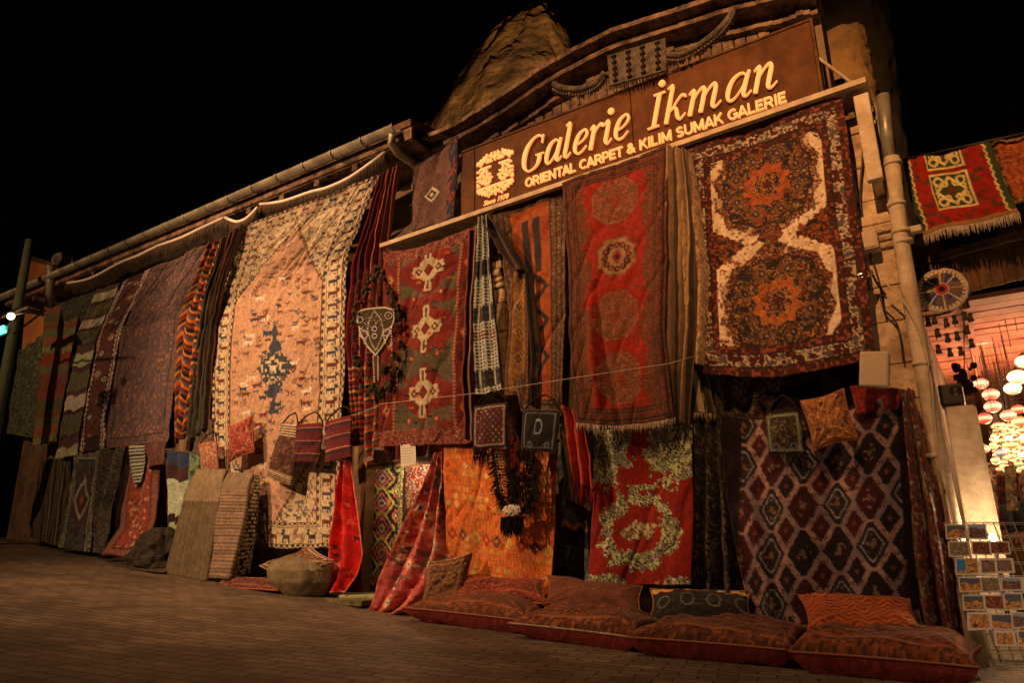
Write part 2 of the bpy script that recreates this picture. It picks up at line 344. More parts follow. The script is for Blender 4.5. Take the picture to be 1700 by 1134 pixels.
def p_maroon(x, y, W, H, k=.9):
    mar = A(108, 24, 16, k); gr = A(84, 62, 38, k); cr = A(185, 142, 95, k); org = A(185, 70, 32, k); nv = A(38, 26, 24, k)
    u = x-W/2; c = base(x, mar); n = fbm(x, y, .15, 4)
    g = np.ones(x.shape, bool)
    for cy in (.14, .45, .76): g &= (dia(step(x, .02), step(y, .02), W/2, cy*H, .40*W, .135*H)+.35*(vn(x, y, .1, 7)-.5)) > 1
    g &= (vn(x, y, .16, 21) > .2); c[g] = gr; c[g & (n > .6)] = A(105, 70, 45, k); c[(~g) & (n > .6)] = A(130, 34, 22, k)
    for i, cy in enumerate((.14, .45, .76)):
        Y = (y-cy*H)/1.3; X = abs(u)/1.3; X = step(X, .01)+.005; Y = step(Y, .01)+.005
        m = (X/.165+abs(Y)/.12 < 1) | ((abs(Y) < .055) & (X < .15)) | (np.hypot(X, abs(Y)-.15) < .045) | ((X < .03) & (abs(Y) < .17)); c[m] = cr
        m = ((abs(X)/.05+abs(Y)/.055) < 1); c[m] = mar
        m = (np.hypot(X-.1, Y) < .027); c[m] = mar; c[np.hypot(X-.1, Y) < .012] = cr
        c[(X < .012) & (abs(abs(Y)-.12) < .03)] = gr; c[np.hypot(X, abs(Y)-.155) < .014] = mar
    for cy in (.295, .6, .9):
        for sx in (-1, 1):
            d = np.hypot(u-sx*.19, y-cy*H+.03); c[d < .033] = mar; c[d < .024] = org; c[d < .01] = cr
    for i in range(40):
        stamp(c, x, y, W/2+(.5-_r(i))*W*.6, _r(i+50)*H, .07, 'bar', [nv, org, A(60, 45, 40, k)][i % 3])
    e = np.minimum(x, W-x); b = e < .17*W; c[b] = mott(x, y, .05, [mar, A(90, 22, 16, k), A(120, 38, 24, k)], 8)[b]
    z = abs(e-.165*W) < .01+.006*np.sign(np.sin(y*180)); c[z] = A(170, 90, 50, k)
    for i in range(9):
        for sx in (0, 1):
            cx = .08*W if sx == 0 else W-.08*W; d = dia(x, y, cx, (i+.5)/9*H, .05, .075); c[d < 1] = [gr, org, nv][i % 3]; c[d < .55] = cr if i % 3 == 1 else mar; c[d < .25] = nv
    b = (y > H*.93) | (y < .06*H); c[b] = mott(x, y, .04, [A(130, 48, 32, k), mar, A(150, 95, 66, k), mar], 18)[b]
    return c
def _r(i): return (math.sin(i*127.1+3.3)*43758.5453) % 1
def p_purple(x, y, W, H, k=.42):
    nv = A(26, 13, 13, k); mau = A(106, 72, 63, k); mar = A(52, 13, 12, k); pk = A(130, 84, 66, k); dg = A(34, 20, 17, k)
    px, py = .208, .315; ox, oy = .06, .05
    i = np.round((x-ox)/px); j = np.round((y-oy)/py); f = abs(x-ox-i*px)/(px/2)*.5+abs(y-oy-j*py)/(py/2)*.5
    i2 = np.round((x-ox)/px-.5)+.5; j2 = np.round((y-oy)/py-.5)+.5; g = abs(x-ox-i2*px)/(px/2)*.5+abs(y-oy-j2*py)/(py/2)*.5
    sx = step(x, .008); sy = step(y, .008)
    i = np.round((sx-ox)/px); j = np.round((sy-oy)/py); f = .405*np.maximum(abs(sx-ox-i*px)/(.46*px)+abs(sy-oy-j*py)/(.56*py), abs(sy-oy-j*py)/(.47*py))
    g = .26*(abs(sx-ox-i2*px)/(.29*px)+abs(sy-oy-j2*py)/(.31*py))
    c = base(x, mau); c[vn(x, y, .1, 3) > .6] = pk
    h = _hash(i, j, 5)
    big = f < .405; c[big] = nv; c[big & (h > .6)] = mar; c[big & (h < .3)] = dg
    c[(f < .30) & (f > .262)] = A(110, 92, 82, k); c[(f < .30) & (f > .262) & (h > .25)] = nv
    c[(f < .2) & (cell(x, y, .02, 3) > .8)] = A(100, 55, 50, k); c[f < .07] = A(90, 60, 30, k)
    sm = g < .26; h2 = _hash(i2*2, j2*2, 9); c[sm] = nv; c[sm & (h2 > .6)] = mar; c[g < .06] = A(90, 40, 32, k)
    # hooks beside the bands
    for sgx in (-1, 1):
        for sgy in (-1, 1):
            d = np.hypot(x-ox-i*px-sgx*.075, y-oy-j*py-sgy*.08); c[(d < .012)] = mar; c[d < .006] = pk
    c[(abs(y-oy-np.round((y-oy)/py-.5)*py-.5*py) < .0) ] = nv
    e = np.minimum(x, W-x); b = e < .045; c[b] = nv
    return c
def p_orange(x, y, W, H, k=.62):
    org = A(205, 92, 34, k); rd = A(150, 44, 16, k); pk = A(220, 125, 60, k); bl = A(120, 70, 45, k)
    c = base(x, org); c[vn(x, y, .3, 4) > .6] = A(195, 82, 30, k); row = H/17; j = np.floor(y/row); ly = y-j*row
    hh = _hash(j, j*0, 4)
    c[(ly < .007)] = A(180, 70, 27, k)
    i = np.floor(x/(.07+.03*hh)); lx = x-(i+.5)*(.07+.03*hh); m = (abs(lx)/.028+abs(ly-row*.55)/.034 < 1) & (hh > .2)
    hc = _hash(i, j, 7); pal = np.array([A(165, 62, 26, k), pk, A(185, 78, 30, k), A(150, 78, 42, k), A(222, 135, 72, k), A(160, 50, 20, k)]); cc = pal[(hc*6).astype(int) % 6]; c[m] = cc[m]
    m = (abs(lx) < .006) & (abs(ly-row*.55) < .03); c[m & (hh > .5)] = org
    m = (hh < .25) & (abs(abs(lx)-.018) < .006) & (abs(ly-row*.5) < .022); c[m] = A(170, 72, 34, k)
    mid = abs(abs(y-.70*H)-.0) < .055; 
    for q in range(9):
        d = dia(step(x, .012), step(y, .012), (q+.5)/9*W, .66*H, .055, .055); c[d < 1] = [rd, A(90, 50, 45, k), pk][q % 3]; c[d < .35] = org
    return c
def p_rose(x, y, W, H, k=.5):
    red = A(112, 20, 11, k); pal = [A(150, 135, 75, k), A(58, 52, 24, k), A(175, 155, 95, k), A(40, 28, 18, k), A(95, 88, 45, k), A(110, 80, 66, k)]
    c = base(x, red); c[vn(x, y, .2, 2) > .6] = A(110, 17, 9, k); f = mott(x, y, .05, pal, 6); n = fbm(x, y, .06, 9)
    u = x-W/2+.02; v = y-.66*H; th = np.arctan2(v, u); r = np.hypot(u/(.40*W), v/(.25*H)); wv = .15*np.sin(th*5+1)+.12*np.cos(th*3); m = abs(r-.80) < .17+.45*(n-.5)+.12*wv+.03*np.sin(th*23); c[m] = f[m]
    r = np.hypot(u/(.17*W), v/(.06*H)); m = r < .85+1.3*(n-.5); c[m] = mott(x, y, .035, [A(170, 150, 90, k), A(120, 50, 35, k), A(60, 50, 25, k), A(150, 120, 75, k)], 8)[m]
    for cx, cy, a, b in ((.14, .14, .30, .26), (.86, .13, .34, .28), (.1, .98, .3, .06), (.85, .99, .22, .05), (.5, .39, .16, .035)):
        r = np.hypot((x-cx*W)/(a*W), (y-cy*H)/(b*H)); m = r < .7+1.0*(n-.4); c[m] = f[m]
    return c
def pal_runner(field, med, border, k, spots=None, meds=4, seed=0):
    """narrow runner: border of small blocks round a mottled field with a chain of diamonds"""
    def f(x, y, W, H):
        c = mott(x, y, .05, [A(*q, k) for q in field], seed); e = edge(x, y, W, H)
        for i in range(meds):
            cy = (i+.5)/meds*H; d = dia(step(x, .01), step(y, .01), W/2, cy, .30*W, min(.3*W*1.5, H/meds*.45))
            for q, cc in zip((1, .8, .55, .25), med): c[d < q] = A(*cc, k)
        if spots:
            rnd = random.Random(seed)
            for q in range(spots[0]): stamp(c, x, y, rnd.uniform(.2, .8)*W, rnd.uniform(.05, .95)*H, spots[1], rnd.choice(['cross', 'star', 'hook']), A(*spots[2], k))
        bw = .16*W; b = e < bw; t = (np.floor((x+y)/.025) % 2 == 0); c[b] = A(*border[0], k); c[b & t & (e > bw*.25) & (e < bw*.8)] = A(*border[1], k); c[abs(e-bw) < .006] = A(*border[2], k); c[e < .008] = A(*border[2], k)
        return c
    return f
def p_stripes(bands, k, wig=0.0, motif=None, seed=0):
    """crosswise stripes: (height, colour[, colour 2 for zigzag])"""
    def f(x, y, W, H):
        tot = sum(b[0] for b in bands); yy = (y+wig*np.sin(x/W*9)) % tot; c = base(x, A(*bands[0][1], k)); a = 0
        for b in bands:
            m = (yy >= a) & (yy < a+b[0]); c[m] = A(*b[1], k)
            if len(b) > 2:
                z = abs(((x/.06) % 1)-.5)*2*b[0]; mm = m & (abs(yy-a-z*.8-.1*b[0]) < b[0]*.17); c[mm] = A(*b[2], k)
            a += b[0]
        c *= (1-.25*(fbm(x, y, .1, seed)[..., None]-.3)); return c
    return f
def p_long(bands, k, seed=0):
    g = p_stripes(bands, k, seed=seed)
    return lambda x, y, W, H: g(y, x, H, W)
def p_mot(pal, k, s=.05, seed=0, border=None):
    def f(x, y, W, H):
        c = mott(x, y, s, [A(*q, k) for q in pal], seed)
        if border:
            e = edge(x, y, W, H); m = e < border[0]; c[m] = mott(x, y, s*.6, [A(*q, k) for q in border[1:]], seed+5)[m]; c[abs(e-border[0]) < .006] = A(*pal[0], k)
        return c
    return f
def p_check(x, y, W, H, k=.8):
    bk = A(30, 24, 22, k); wh = A(180, 150, 115, k); c = base(x, wh)
    s = .032; d = np.hypot((x % s)-s/2, (y % s)-s/2); c[d < s*.33] = bk
    for q in (.30, .56, .92):
        m = abs(y/H-q) < .045; c[m] = bk; g = m & (np.hypot((x % .06)-.03, (y % .06)-.03) < .02); c[g] = A(62, 48, 40, k); c[m & (abs((x % .12)-.06) < .007)] = wh
    m = abs(y/H-.68) < .025; c[m & (d < s*.45)] = A(90, 30, 22, k)
    e = np.minimum(x, W-x); c[e < .012] = bk
    return c
def p_star(x, y, W, H, k=.75):
    c = base(x, A(190, 14, 12, k)); c[vn(x, y, .08, 3) > .62] = A(165, 12, 10, k); rnd = random.Random(5)
    for i in range(16): stamp(c, x, y, rnd.uniform(.1, .9)*W, (i+.5)/16*H, rnd.uniform(.08, .13), rnd.choice(['star', 'star', 'bird', 'goat']), A(*rnd.choice([(215, 110, 35), (205, 60, 40), (60, 18, 25), (190, 120, 80)]), k))
    e = np.minimum(x, H-y); c[edge(x, y, W, H) < .015] = A(215, 100, 75, k)
    return c
def p_pink(x, y, W, H, k=.62):
    c = mott(x, y, .14, [A(165, 62, 52, k), A(150, 50, 44, k), A(175, 78, 62, k)], 3); rnd = random.Random(9)
    for i in range(40):
        cx, cy, r = rnd.uniform(.05, .95)*W, rnd.uniform(0, 1)*H, rnd.uniform(.06, .13); th = np.arctan2(y-cy, x-cx); d = np.hypot(x-cx, y-cy)/r/(1+.22*np.cos(th*7+i))
        a, b, e = [((170, 70, 34), (225, 150, 105), (60, 28, 22)), ((185, 88, 60), (225, 165, 120), (120, 40, 30)), ((90, 60, 45), (200, 130, 95), (130, 45, 35))][i % 3]
        c[d < 1.12] = A(*e, k); c[d < 1] = A(*a, k); c[d < .5] = A(*b, k); c[d < .2] = A(*e, k)
    for i in range(60): stamp(c, x, y, rnd.random()*W, rnd.random()*H, .035, 'cross', A(*rnd.choice([(225, 175, 135), (80, 50, 40), (200, 110, 70)]), k))
    return c
def p_ikat(x, y, W, H, k=.8):
    c = base(x, A(42, 14, 30, k)); u = x-W/2; sx = step(abs(u), .012); sy = step(y, .012)
    for i in range(5):
        cy = (i+.45)/5*H; d = sx/(.13)+abs(sy-cy)/.14
        for q, cc in zip((1.25, 1.0, .8, .55, .35, .18), ((215, 175, 70), (52, 16, 40), (215, 95, 75), (110, 30, 85), (235, 190, 90), (120, 30, 90))): c[d < q] = A(*cc, k)
        d = abs(sx-.17)/.06+abs(sy-cy-.13)/.07; c[d < 1] = A(*((200, 160, 60), (205, 90, 70), (120, 120, 50))[i % 3], k); c[d < .6] = A(60, 18, 45, k); c[d < .3] = A(230, 190, 110, k)
    n = cell(x, y, .024, 6); c[(n > .9)] = A(150, 140, 60, k); c[(n < .06)] = A(200, 70, 60, k)
    e = np.minimum(x, W-x); b = e < .06; c[b] = mott(x, y, .025, [A(120, 110, 55, k), A(40, 20, 30, k), A(190, 140, 80, k)], 7)[b]
    return c
def p_dotbag(x, y, W, H, k=.8):
    c = base(x, A(70, 26, 24, k)); a = (x+y) % .056; b = (x-y) % .056; m = (abs(a-.028) < .013) & (abs(b-.028) < .013); h = cell(x+y, x-y, .056, 2)
    c[m] = A(150, 105, 70, k); c[m & (h > .6)] = A(120, 50, 30, k); c[m & (h < .2)] = A(90, 60, 60, k)
    e = edge(x, y, W, H); c[e < .035] = A(150, 105, 80, k); c[e < .018] = A(50, 22, 20, k); return c
def p_darkbag(letter, k=.6):
    def f(x, y, W, H):
        c = base(x, A(22, 15, 12, k)); e = edge(x, y, W, H); c[abs(e-.03) < .006] = A(80, 68, 60, k); c[e < .006] = A(80, 55, 40, k)
        cx, cy = W/2, H*.42; d = np.maximum(abs(x-cx)/.035, abs(y-cy)/.06); r = np.hypot(np.maximum(x-cx, 0)/.035, (y-cy)/.06)
        m = ((x < cx) & (abs(d-.9) < .14) & (abs(x-cx) < .035)) | ((x >= cx) & (abs(r-.9) < .14)); c[m & (d < 1.05)] = A(110, 98, 88, k)
        if not letter: c = mott(x, y, .05, [A(30, 18, 14, k), A(60, 36, 24, k), A(28, 18, 14, k), A(90, 62, 40, k)], 3); c[abs(e-.02) < .007] = A(100, 90, 60, k)
        for sx in (.25, .75): c[abs(np.hypot(x-sx*W, y-.85*H)-.02) < .006] = A(80, 72, 64, k)
        return c
    return f
def p_prayer(x, y, W, H, k=.8):
    org = A(150, 62, 26, k); br = A(100, 62, 36, k); dk = A(46, 34, 28, k); c = base(x, org); c[vn(x, y, .2, 2) > .6] = A(135, 48, 22, k)
    u = abs(x-W/2); e = edge(x, y, W, H)
    m = (u < .14*W) & (y > .12*H) & (y < .38*H) & (u > .03*W); c[m] = dk
    for cy in (.45, .6, .76): d = dia(step(x, .012), step(y, .012), W/2, cy*H, .25*W, .075*H); c[d < 1] = dk; c[d < .6] = org; c[d < .3] = A(170, 110, 50, k)
    b = e < .21*W; c[b] = mott(x, y, .03, [br, A(80, 46, 28, k), A(125, 84, 52, k), A(92, 40, 26, k)], 3)[b]
    for q in (.06, .14, .21): c[abs(e-q*W) < .007] = dk
    return c
def p_hanging(x, y, W, H, k=.9):
    red = A(150, 24, 10, k); gr = A(52, 54, 22, k); cr = A(215, 160, 85, k); dk = A(100, 38, 16, k)
    c = base(x, red); t = (cell(x, y, .035, 3) > .78); c[t] = dk
    a = x/W; b = y/H; sg = .022*abs(((b/.09) % 1)-.5)*2
    e = np.minimum(a, 1-a); c[e < .055+sg] = gr; c[abs(e-.06-sg) < .012] = cr
    for cy in (.53, -.02):
        u = abs(a-.47)/.20; v = abs(b-cy)/.23; m = np.maximum(u, v); c[m < 1.07] = cr; c[m < .97] = gr
        d = u+v
        c[(abs(d-.80) < .11) & (m < .93)] = cr
        for sx, sy, r0, w in ((.62, .60, .22, .07), (.30, .42, .14, .055), (.70, .25, .12, .05)):
            r = np.hypot(u-sx, v-sy); c[(abs(r-r0) < w) & (m < .93)] = cr
        c[(d < .30)] = dk
    c[b > .95] = A(150, 90, 45, k)
    return c
def p_allover(x, y, W, H, k=.4):
    b = A(74, 50, 44, k); c = mott(x, y, .05, [b, A(66, 44, 40, k), A(84, 52, 40, k), A(60, 46, 46, k)], 3)
    px, py = .36, .5; i = np.round(x/px); j = np.round(y/py); f = abs(x-i*px)/px+abs(y-j*py)/py
    c[abs(f-.5) < .02] = A(100, 56, 42, k); c[abs(f-.38) < .012] = A(58, 48, 52, k); c[abs(f-.22) < .02] = A(110, 58, 36, k); c[f < .08] = A(120, 70, 45, k)
    c[cell(x, y, .03, 8) > .9] = A(115, 70, 48, k)
    e = edge(x, y, W, H); m = e < .13; c[m] = mott(x, y, .04, [A(58, 42, 38, k), A(82, 55, 44, k), A(100, 56, 40, k)], 9)[m]; c[abs(e-.13) < .01] = A(46, 34, 30, k)
    return c
def p_runner_tri(x, y, W, H, k=.45):
    c = base(x, A(84, 40, 34, k)); e = edge(x, y, W, H); cr = A(190, 155, 118, k); dk = A(52, 30, 28, k); s = W/.42
    for i in range(10):
        for q in (-1, 1):
            d = dia(step(x, .014), step(y, .014), W/2+q*.05*s, (i+.5)/10*H+q*.05, .07*s, .085); c[d < 1] = A(*((100, 52, 38), (62, 44, 44), (120, 70, 45))[(i+q) % 3], k); c[d < .55] = cr if (i+q) % 3 else dk; c[d < .25] = A(110, 50, 36, k)
    bw = .24*W; b = (np.minimum(x, W-x) < bw) | (y > H*.93) | (y < .04*H); c[b] = dk; t = (y/.075 % 1); ee = np.minimum(x, W-x)/bw; m = b & (abs(ee-.5) < .16+.32*abs(t-.5)*2); c[m] = cr; m &= (abs(ee-.5) < .1); c[m] = A(100, 50, 40, k)
    return c
# ------------------------------------------------------------------ cloth builder
def poly(pts, Y, n):
    pts = [(*p, Y) if len(p) == 2 else p for p in pts]
    w = np.array([P(*p) for p in pts]); d = np.r_[0, np.cumsum(np.linalg.norm(np.diff(w, axis=0), axis=1))]; L = d[-1]; d = d/L
    t = np.linspace(0, 1, n); out = np.stack([np.interp(t, d, w[:, i]) for i in range(3)], 1)
    if n > 12:
        k = max(1, n//26); ker = np.ones(2*k+1)/(2*k+1)
        pad = np.concatenate([2*out[0]-out[k:0:-1], out, 2*out[-1]-out[-2:-k-2:-1]]); out = np.stack([np.convolve(pad[:, i], ker, 'valid') for i in range(3)], 1)
    return out, L
def fold(n, a, ph=0, slant=0, grow=0, sharp=1.0):
    """n vertical folds of depth a; they may slant and grow downwards"""
    def f(u, v):
        s = np.sin(2*math.pi*(n*u+slant*v)+ph); s = np.sign(s)*abs(s)**sharp
        return a*s*((1-grow)+grow*v)
    return f
def dent(u0, v0, su, sv, a): return lambda u, v: a*np.exp(-((u-u0)/su)**2-((v-v0)/sv)**2)
SEED = [0]
def cloth(name, label, cat, Lp, Rp, Y, pat, res=.011, folds=(), sag=0, hem=0, tw=None, th=None, thick=.009, group=None, parent=None, wav=.010, m=None, anch=None):
    SEED[0] += 17; sd = SEED[0]
    l0, LL = poly(Lp, Y, 40); r0, LR = poly(Rp, Y, 40)
    H = (LL+LR)/2; W = float(np.mean(np.linalg.norm(r0-l0, axis=1)))
    tW = tw or W; tH = th or H
    nu = int(min(260, max(8, max(W, tW*.7)/res))); nv = int(min(520, max(8, H/res)))
    l, _ = poly(Lp, Y, nv); r, _ = poly(Rp, Y, nv)
    u = np.linspace(0, 1, nu)[None, :, None]; V = np.linspace(0, 1, nv)
    p = l[:, None, :]*(1-u)+r[:, None, :]*u
    uu, vv = np.meshgrid(np.linspace(0, 1, nu), V)
    off = np.zeros_like(uu)
    for f in folds: off = off+f(uu, vv)
    xm, ym = uu*W, vv*H
    rdg = abs(fbm(xm+.4*ym, ym*.35, .3, sd+11)-.5)*2
    off = off+wav*2.6*(fbm(xm, ym, .35, sd)-.5)+wav*.7*(vn(xm, ym, .12, sd+3)-.5)-wav*1.6*np.exp(-(rdg/.12)**2)
    p[..., 1] -= off
    p[..., 2] -= sag*4*uu*(1-uu)*(1-vv)**2
    p[..., 2] -= hem*(4*uu*(1-uu)-.0)*vv**6+.012*(vn(xm, ym*0, .1, sd+9)-.5)*vv**4
    p[..., 0] += .014*(vn(xm*0, ym, .3, sd+5)-.5)*(1+0*uu)
    rw = np.linalg.norm(r-l, axis=1)[:, None]
    px_ = uu*tW if anch is None else W-(1-uu)*rw
    c = np.asarray(pat(px_, vv*tH, tW, tH), float)
    if (m or WOOL) is WOOL: c = c*(.72+.46*vn(px_, vv*tH, .02, sd)+.16*(cell(px_, vv*tH, .011, sd)-.5))[..., None]
    idx = np.arange(nu*nv).reshape(nv, nu)
    fa = np.stack([idx[:-1, :-1], idx[1:, :-1], idx[1:, 1:], idx[:-1, 1:]], -1).reshape(-1, 4)
    o = link(name, p.reshape(-1, 3), fa, m or WOOL, parent, True, c.reshape(-1, 3), solid=thick)
    if parent is None: tag(o, label, cat, group)
    o_p[o.name] = p
    return o
o_p = {}
def fringe(parent, pts, length, n, m, r=.004, spread=.3, name='fringe', seed=1, droop=(0, 0, -1)):
    """a row of yarn strands hanging from a line of points"""
    rnd = random.Random(seed); pts = np.array(pts); d = np.linspace(0, len(pts)-1, n); mb = MB()
    for q in d:
        i = int(min(q, len(pts)-2)); p = pts[i]*(1-(q-i))+pts[i+1]*(q-i); L = length*rnd.uniform(.7, 1.1)
        e = p+np.array(droop)*L+np.array([rnd.uniform(-1, 1)*spread*L*.4, -abs(rnd.uniform(0, 1))*.02, 0]); mid = (p+e)/2+np.array([rnd.uniform(-.004, .004), -.008, 0])
        mb.tube([p, mid, e], [r, r*.9, r*.5], n=4)
    return mb.build(name, m, parent, True)
def hem_pts(o, n=24, side=-1):
    p = o_p[o.name]; row = p[side]; return row[np.linspace(0, len(row)-1, n).astype(int)]
GX = np.array([-60, -20, -14, -12.3, -10.2, -7.5, -5.6, -4.3, -3, -2, -1.1, -.3, 1, 60]); GZ = np.array([.45, .44, .36, .26, .04, -.2, -.37, -.48, -.565, -.62, -.65, -.67, -.69, -.7])
_gx = np.linspace(-60, 60, 1201); _gz = np.interp(_gx, GX, GZ); _gz = np.convolve(np.r_[[_gz[0]]*8, _gz, [_gz[-1]]*8], np.ones(17)/17, 'valid')
def gz(x): return float(np.interp(x, _gx, _gz))
#PART2
# ================================================================== ground, lane
xs = np.r_[np.linspace(-60, -16, 12), np.linspace(-15, 4, 96), np.linspace(6, 60, 12)]; ys = np.r_[np.linspace(-40, -8, 8), np.linspace(-7, 4, 23), np.linspace(6, 60, 10)]
gx, gy = np.meshgrid(xs, ys); zz = np.interp(gx, _gx, _gz)-.012*np.clip(-gy-.5, 0, 8)*0
idx = np.arange(gx.size).reshape(gx.shape)
def paving():
    m = bpy.data.materials.new('paving'); m.use_nodes = True; nt = m.node_tree; N = nt.nodes; L = nt.links; b = N['Principled BSDF']
    tc = N.new('ShaderNodeTexCoord'); mp = N.new('ShaderNodeMapping'); mp.inputs['Rotation'].default_value = (0, 0, math.radians(-14)); L.new(tc.outputs['Object'], mp.inputs[0])
    nz = N.new('ShaderNodeTexNoise'); nz.inputs['Scale'].default_value = 9; ad = N.new('ShaderNodeVectorMath'); ad.operation = 'MULTIPLY_ADD'
    L.new(mp.outputs[0], nz.inputs['Vector']); L.new(nz.outputs['Color'], ad.inputs[0]); ad.inputs[1].default_value = (.05, .045, 0); L.new(mp.outputs[0], ad.inputs[2])
    br = N.new('ShaderNodeTexBrick'); br.inputs['Scale'].default_value = 1; br.inputs['Brick Width'].default_value = .2; br.inputs['Row Height'].default_value = .1; br.inputs['Mortar Size'].default_value = .006; br.inputs['Mortar Smooth'].default_value = .4
    br.inputs['Color1'].default_value = (.20, .17, .14, 1); br.inputs['Color2'].default_value = (.11, .095, .08, 1); br.inputs['Mortar'].default_value = (.06, .05, .04, 1)
    L.new(ad.outputs[0], br.inputs['Vector'])
    n = N.new('ShaderNodeTexNoise'); n.inputs['Scale'].default_value = 1.3; n.inputs['Detail'].default_value = 9; n.inputs['Roughness'].default_value = .7; L.new(tc.outputs['Object'], n.inputs['Vector'])
    mr = N.new('ShaderNodeMapRange'); mr.inputs['From Min'].default_value = .3; mr.inputs['From Max'].default_value = .7; mr.inputs['To Min'].default_value = .4; mr.inputs['To Max'].default_value = 1.5; L.new(n.outputs[0], mr.inputs[0])
    s = N.new('ShaderNodeVectorMath'); s.operation = 'SCALE'; L.new(br.outputs['Color'], s.inputs[0]); L.new(mr.outputs[0], s.inputs['Scale']); L.new(s.outputs[0], b.inputs['Base Color'])
    b.inputs['Roughness'].default_value = .6
    bp = N.new('ShaderNodeBump'); bp.inputs['Strength'].default_value = 1; bp.inputs['Distance'].default_value = .03; bp.invert = True; L.new(br.outputs['Fac'], bp.inputs['Height'])
    b2 = N.new('ShaderNodeBump'); b2.inputs['Strength'].default_value = .5; b2.inputs['Distance'].default_value = .01; n2 = N.new('ShaderNodeTexNoise'); n2.inputs['Scale'].default_value = 60; L.new(tc.outputs['Object'], n2.inputs['Vector'])
    L.new(n2.outputs[0], b2.inputs['Height']); L.new(bp.outputs[0], b2.inputs['Normal']); L.new(b2.outputs[0], b.inputs['Normal'])
    return m
g = link('paved_ground', np.stack([gx, gy, zz], -1).reshape(-1, 3), np.stack([idx[:-1, :-1], idx[:-1, 1:], idx[1:, 1:], idx[1:, :-1]], -1).reshape(-1, 4), paving()); tag(g, kind='structure')
# ================================================================== buildings
DX0, DX1, DZ = -5.50, -4.40, .93
lb = empty('carpet_shop_house', (-9, 0, gz(-9)), 'long low shop house hung with carpets under a zinc gutter', 'building')
mb = MB(); mb.box((-13.3, .0, -.9), (DX0, .3, 4.2)); mb.box((DX0, .0, DZ), (-4.5, .3, 4.2)); mb.box((-13.3, .3, -.9), (-13.0, 4.5, 4.2)); mb.build('wall', M_PLASTER, lb)
mb = MB(); x0, x1 = -13.4, -4.42
mb.add([(x0, -.62, 4.24), (x1, -.62, 4.24), (x1, 4.5, 5.2), (x0, 4.5, 5.2), (x0, -.62, 4.32), (x1, -.62, 4.32), (x1, 4.5, 5.32), (x0, 4.5, 5.32)], [(0, 3, 2, 1), (4, 5, 6, 7), (0, 1, 5, 4), (1, 2, 6, 5), (2, 3, 7, 6), (3, 0, 4, 7)]); rf = mb.build('roof', M_TILE, lb)
mb = MB(); mb.box((x0, -.60, 4.10), (x1, -.57, 4.235)); mb.box((x0, -.568, 4.09), (x1, .0, 4.12))
for k in range(15): mb.box((x0+.3+k*.6, -.566, 4.02), (x0+.38+k*.6, .0, 4.088))
mb.build('eave_board', M_OLDWOOD, lb)
# gutter: half round channel with clips
mb = MB(); n = 9; pr = [(-.69+.065*math.cos(math.pi+math.pi*k/(n-1)), 4.23+.065*math.sin(math.pi+math.pi*k/(n-1))) for k in range(n)]; pr2 = [(-.69+.058*math.cos(2*math.pi-math.pi*k/(n-1)), 4.23+.058*math.sin(2*math.pi-math.pi*k/(n-1))) for k in range(n)]
pp = pr+pr2; N_ = len(pp); gx0, gx1 = -13.45, -4.55
mb.add([(gx0, a, b) for a, b in pp]+[(gx1, a, b) for a, b in pp], [(i, (i+1) % N_, (i+1) % N_+N_, i+N_) for i in range(N_)]+[tuple(range(N_)), tuple(range(2*N_-1, N_-1, -1))])
gt = mb.build('gutter', M_ZINC, lb, True)
for k in range(20):
    X = gx0+.35+k*.45; c = MB(); c.tube([(X, -.69+.071*math.cos(math.pi*(1+q/8)), 4.23+.071*math.sin(math.pi*(1+q/8))) for q in range(9)], .008, n=6); c.build('gutter_clip', M_ZINC, gt, True)
mb = MB(); q = [P(652, 222, -.69), P(650, 238, -.66), P(662, 255, -.55), P(688, 272, -.35), P(700, 290, -.2)]; mb.tube(q, .045, n=12); mb.build('outlet_pipe', M_ZINC, lb, True)
mb = MB(); mb.tube([P(84, 442, -.69), P(84, 455, -.68), P(83, 482, -.62), P(83, 508, -.5)], .062, n=14); mb.tube([P(84, 442, -.69), P(84, 448, -.69)], .072, n=14); mb.build('downpipe_stub', M_ZINC, lb, True)
mb = MB(); mb.tube([P(34, 490, -.69), P(34, 505, -.68), P(48, 516, -.5), P(75, 522, -.2)], .04, n=10); mb.build('outlet_pipe', M_ZINC, lb, True)
# room behind the doorway
mb = MB(); mb.box((DX0-.1, 1.7, -.9), (DX1+.4, 1.8, 1.3)); mb.box((DX0-.2, .3, -.9), (DX0-.1, 1.7, 1.3)); mb.box((DX1+.1, .3, -.9), (DX1+.2, 1.7, 1.3)); mb.box((DX0-.1, .3, 1.2), (DX1+.1, 1.7, 1.3)); mb.build('doorway_room', M_PLASTER, lb)
mb = MB(); mb.box((DX0, -.02, -.6), (DX0+.07, .12, DZ-.07), .006); mb.box((DX1-.02, -.02, -.6), (DX1+.05, .12, DZ-.07), .006); mb.box((DX0, -.02, DZ-.068), (DX1+.05, .12, DZ), .006); mb.build('door_frame', M_DARKWOOD, lb)
s = MB(); s.box((DX0-.05, -.38, gz(-5)-.05), (DX1+.1, .25, gz(-5.3)+.035), .012); s.build('doorstep', mat('step_stone', A(150, 125, 75, .7), color2=A(120, 98, 60, .7), noise=.2, nscale=6, bump=.4), lb)
rb = empty('gallery_house', (-2.4, 0, gz(-2.4)), 'taller stone gallery front carrying the long lettered sign', 'building')
roofpx = [(712, 240), (760, 222), (820, 186), (900, 132), (960, 98), (1020, 68), (1120, 36), (1215, 6), (1290, -14), (1345, -30)]
rl = [P(a, b, -.3) for a, b in roofpx]
mb = MB(); mb.prism([(-4.5, -.9), (-.29, -.9), (-.29, 3.2), (rl[-1][0], 3.2)]+[(w[0], w[2]-.04) for w in rl[::-1]]+[(-4.5, rl[0][2]-.04)], -.0, .3)
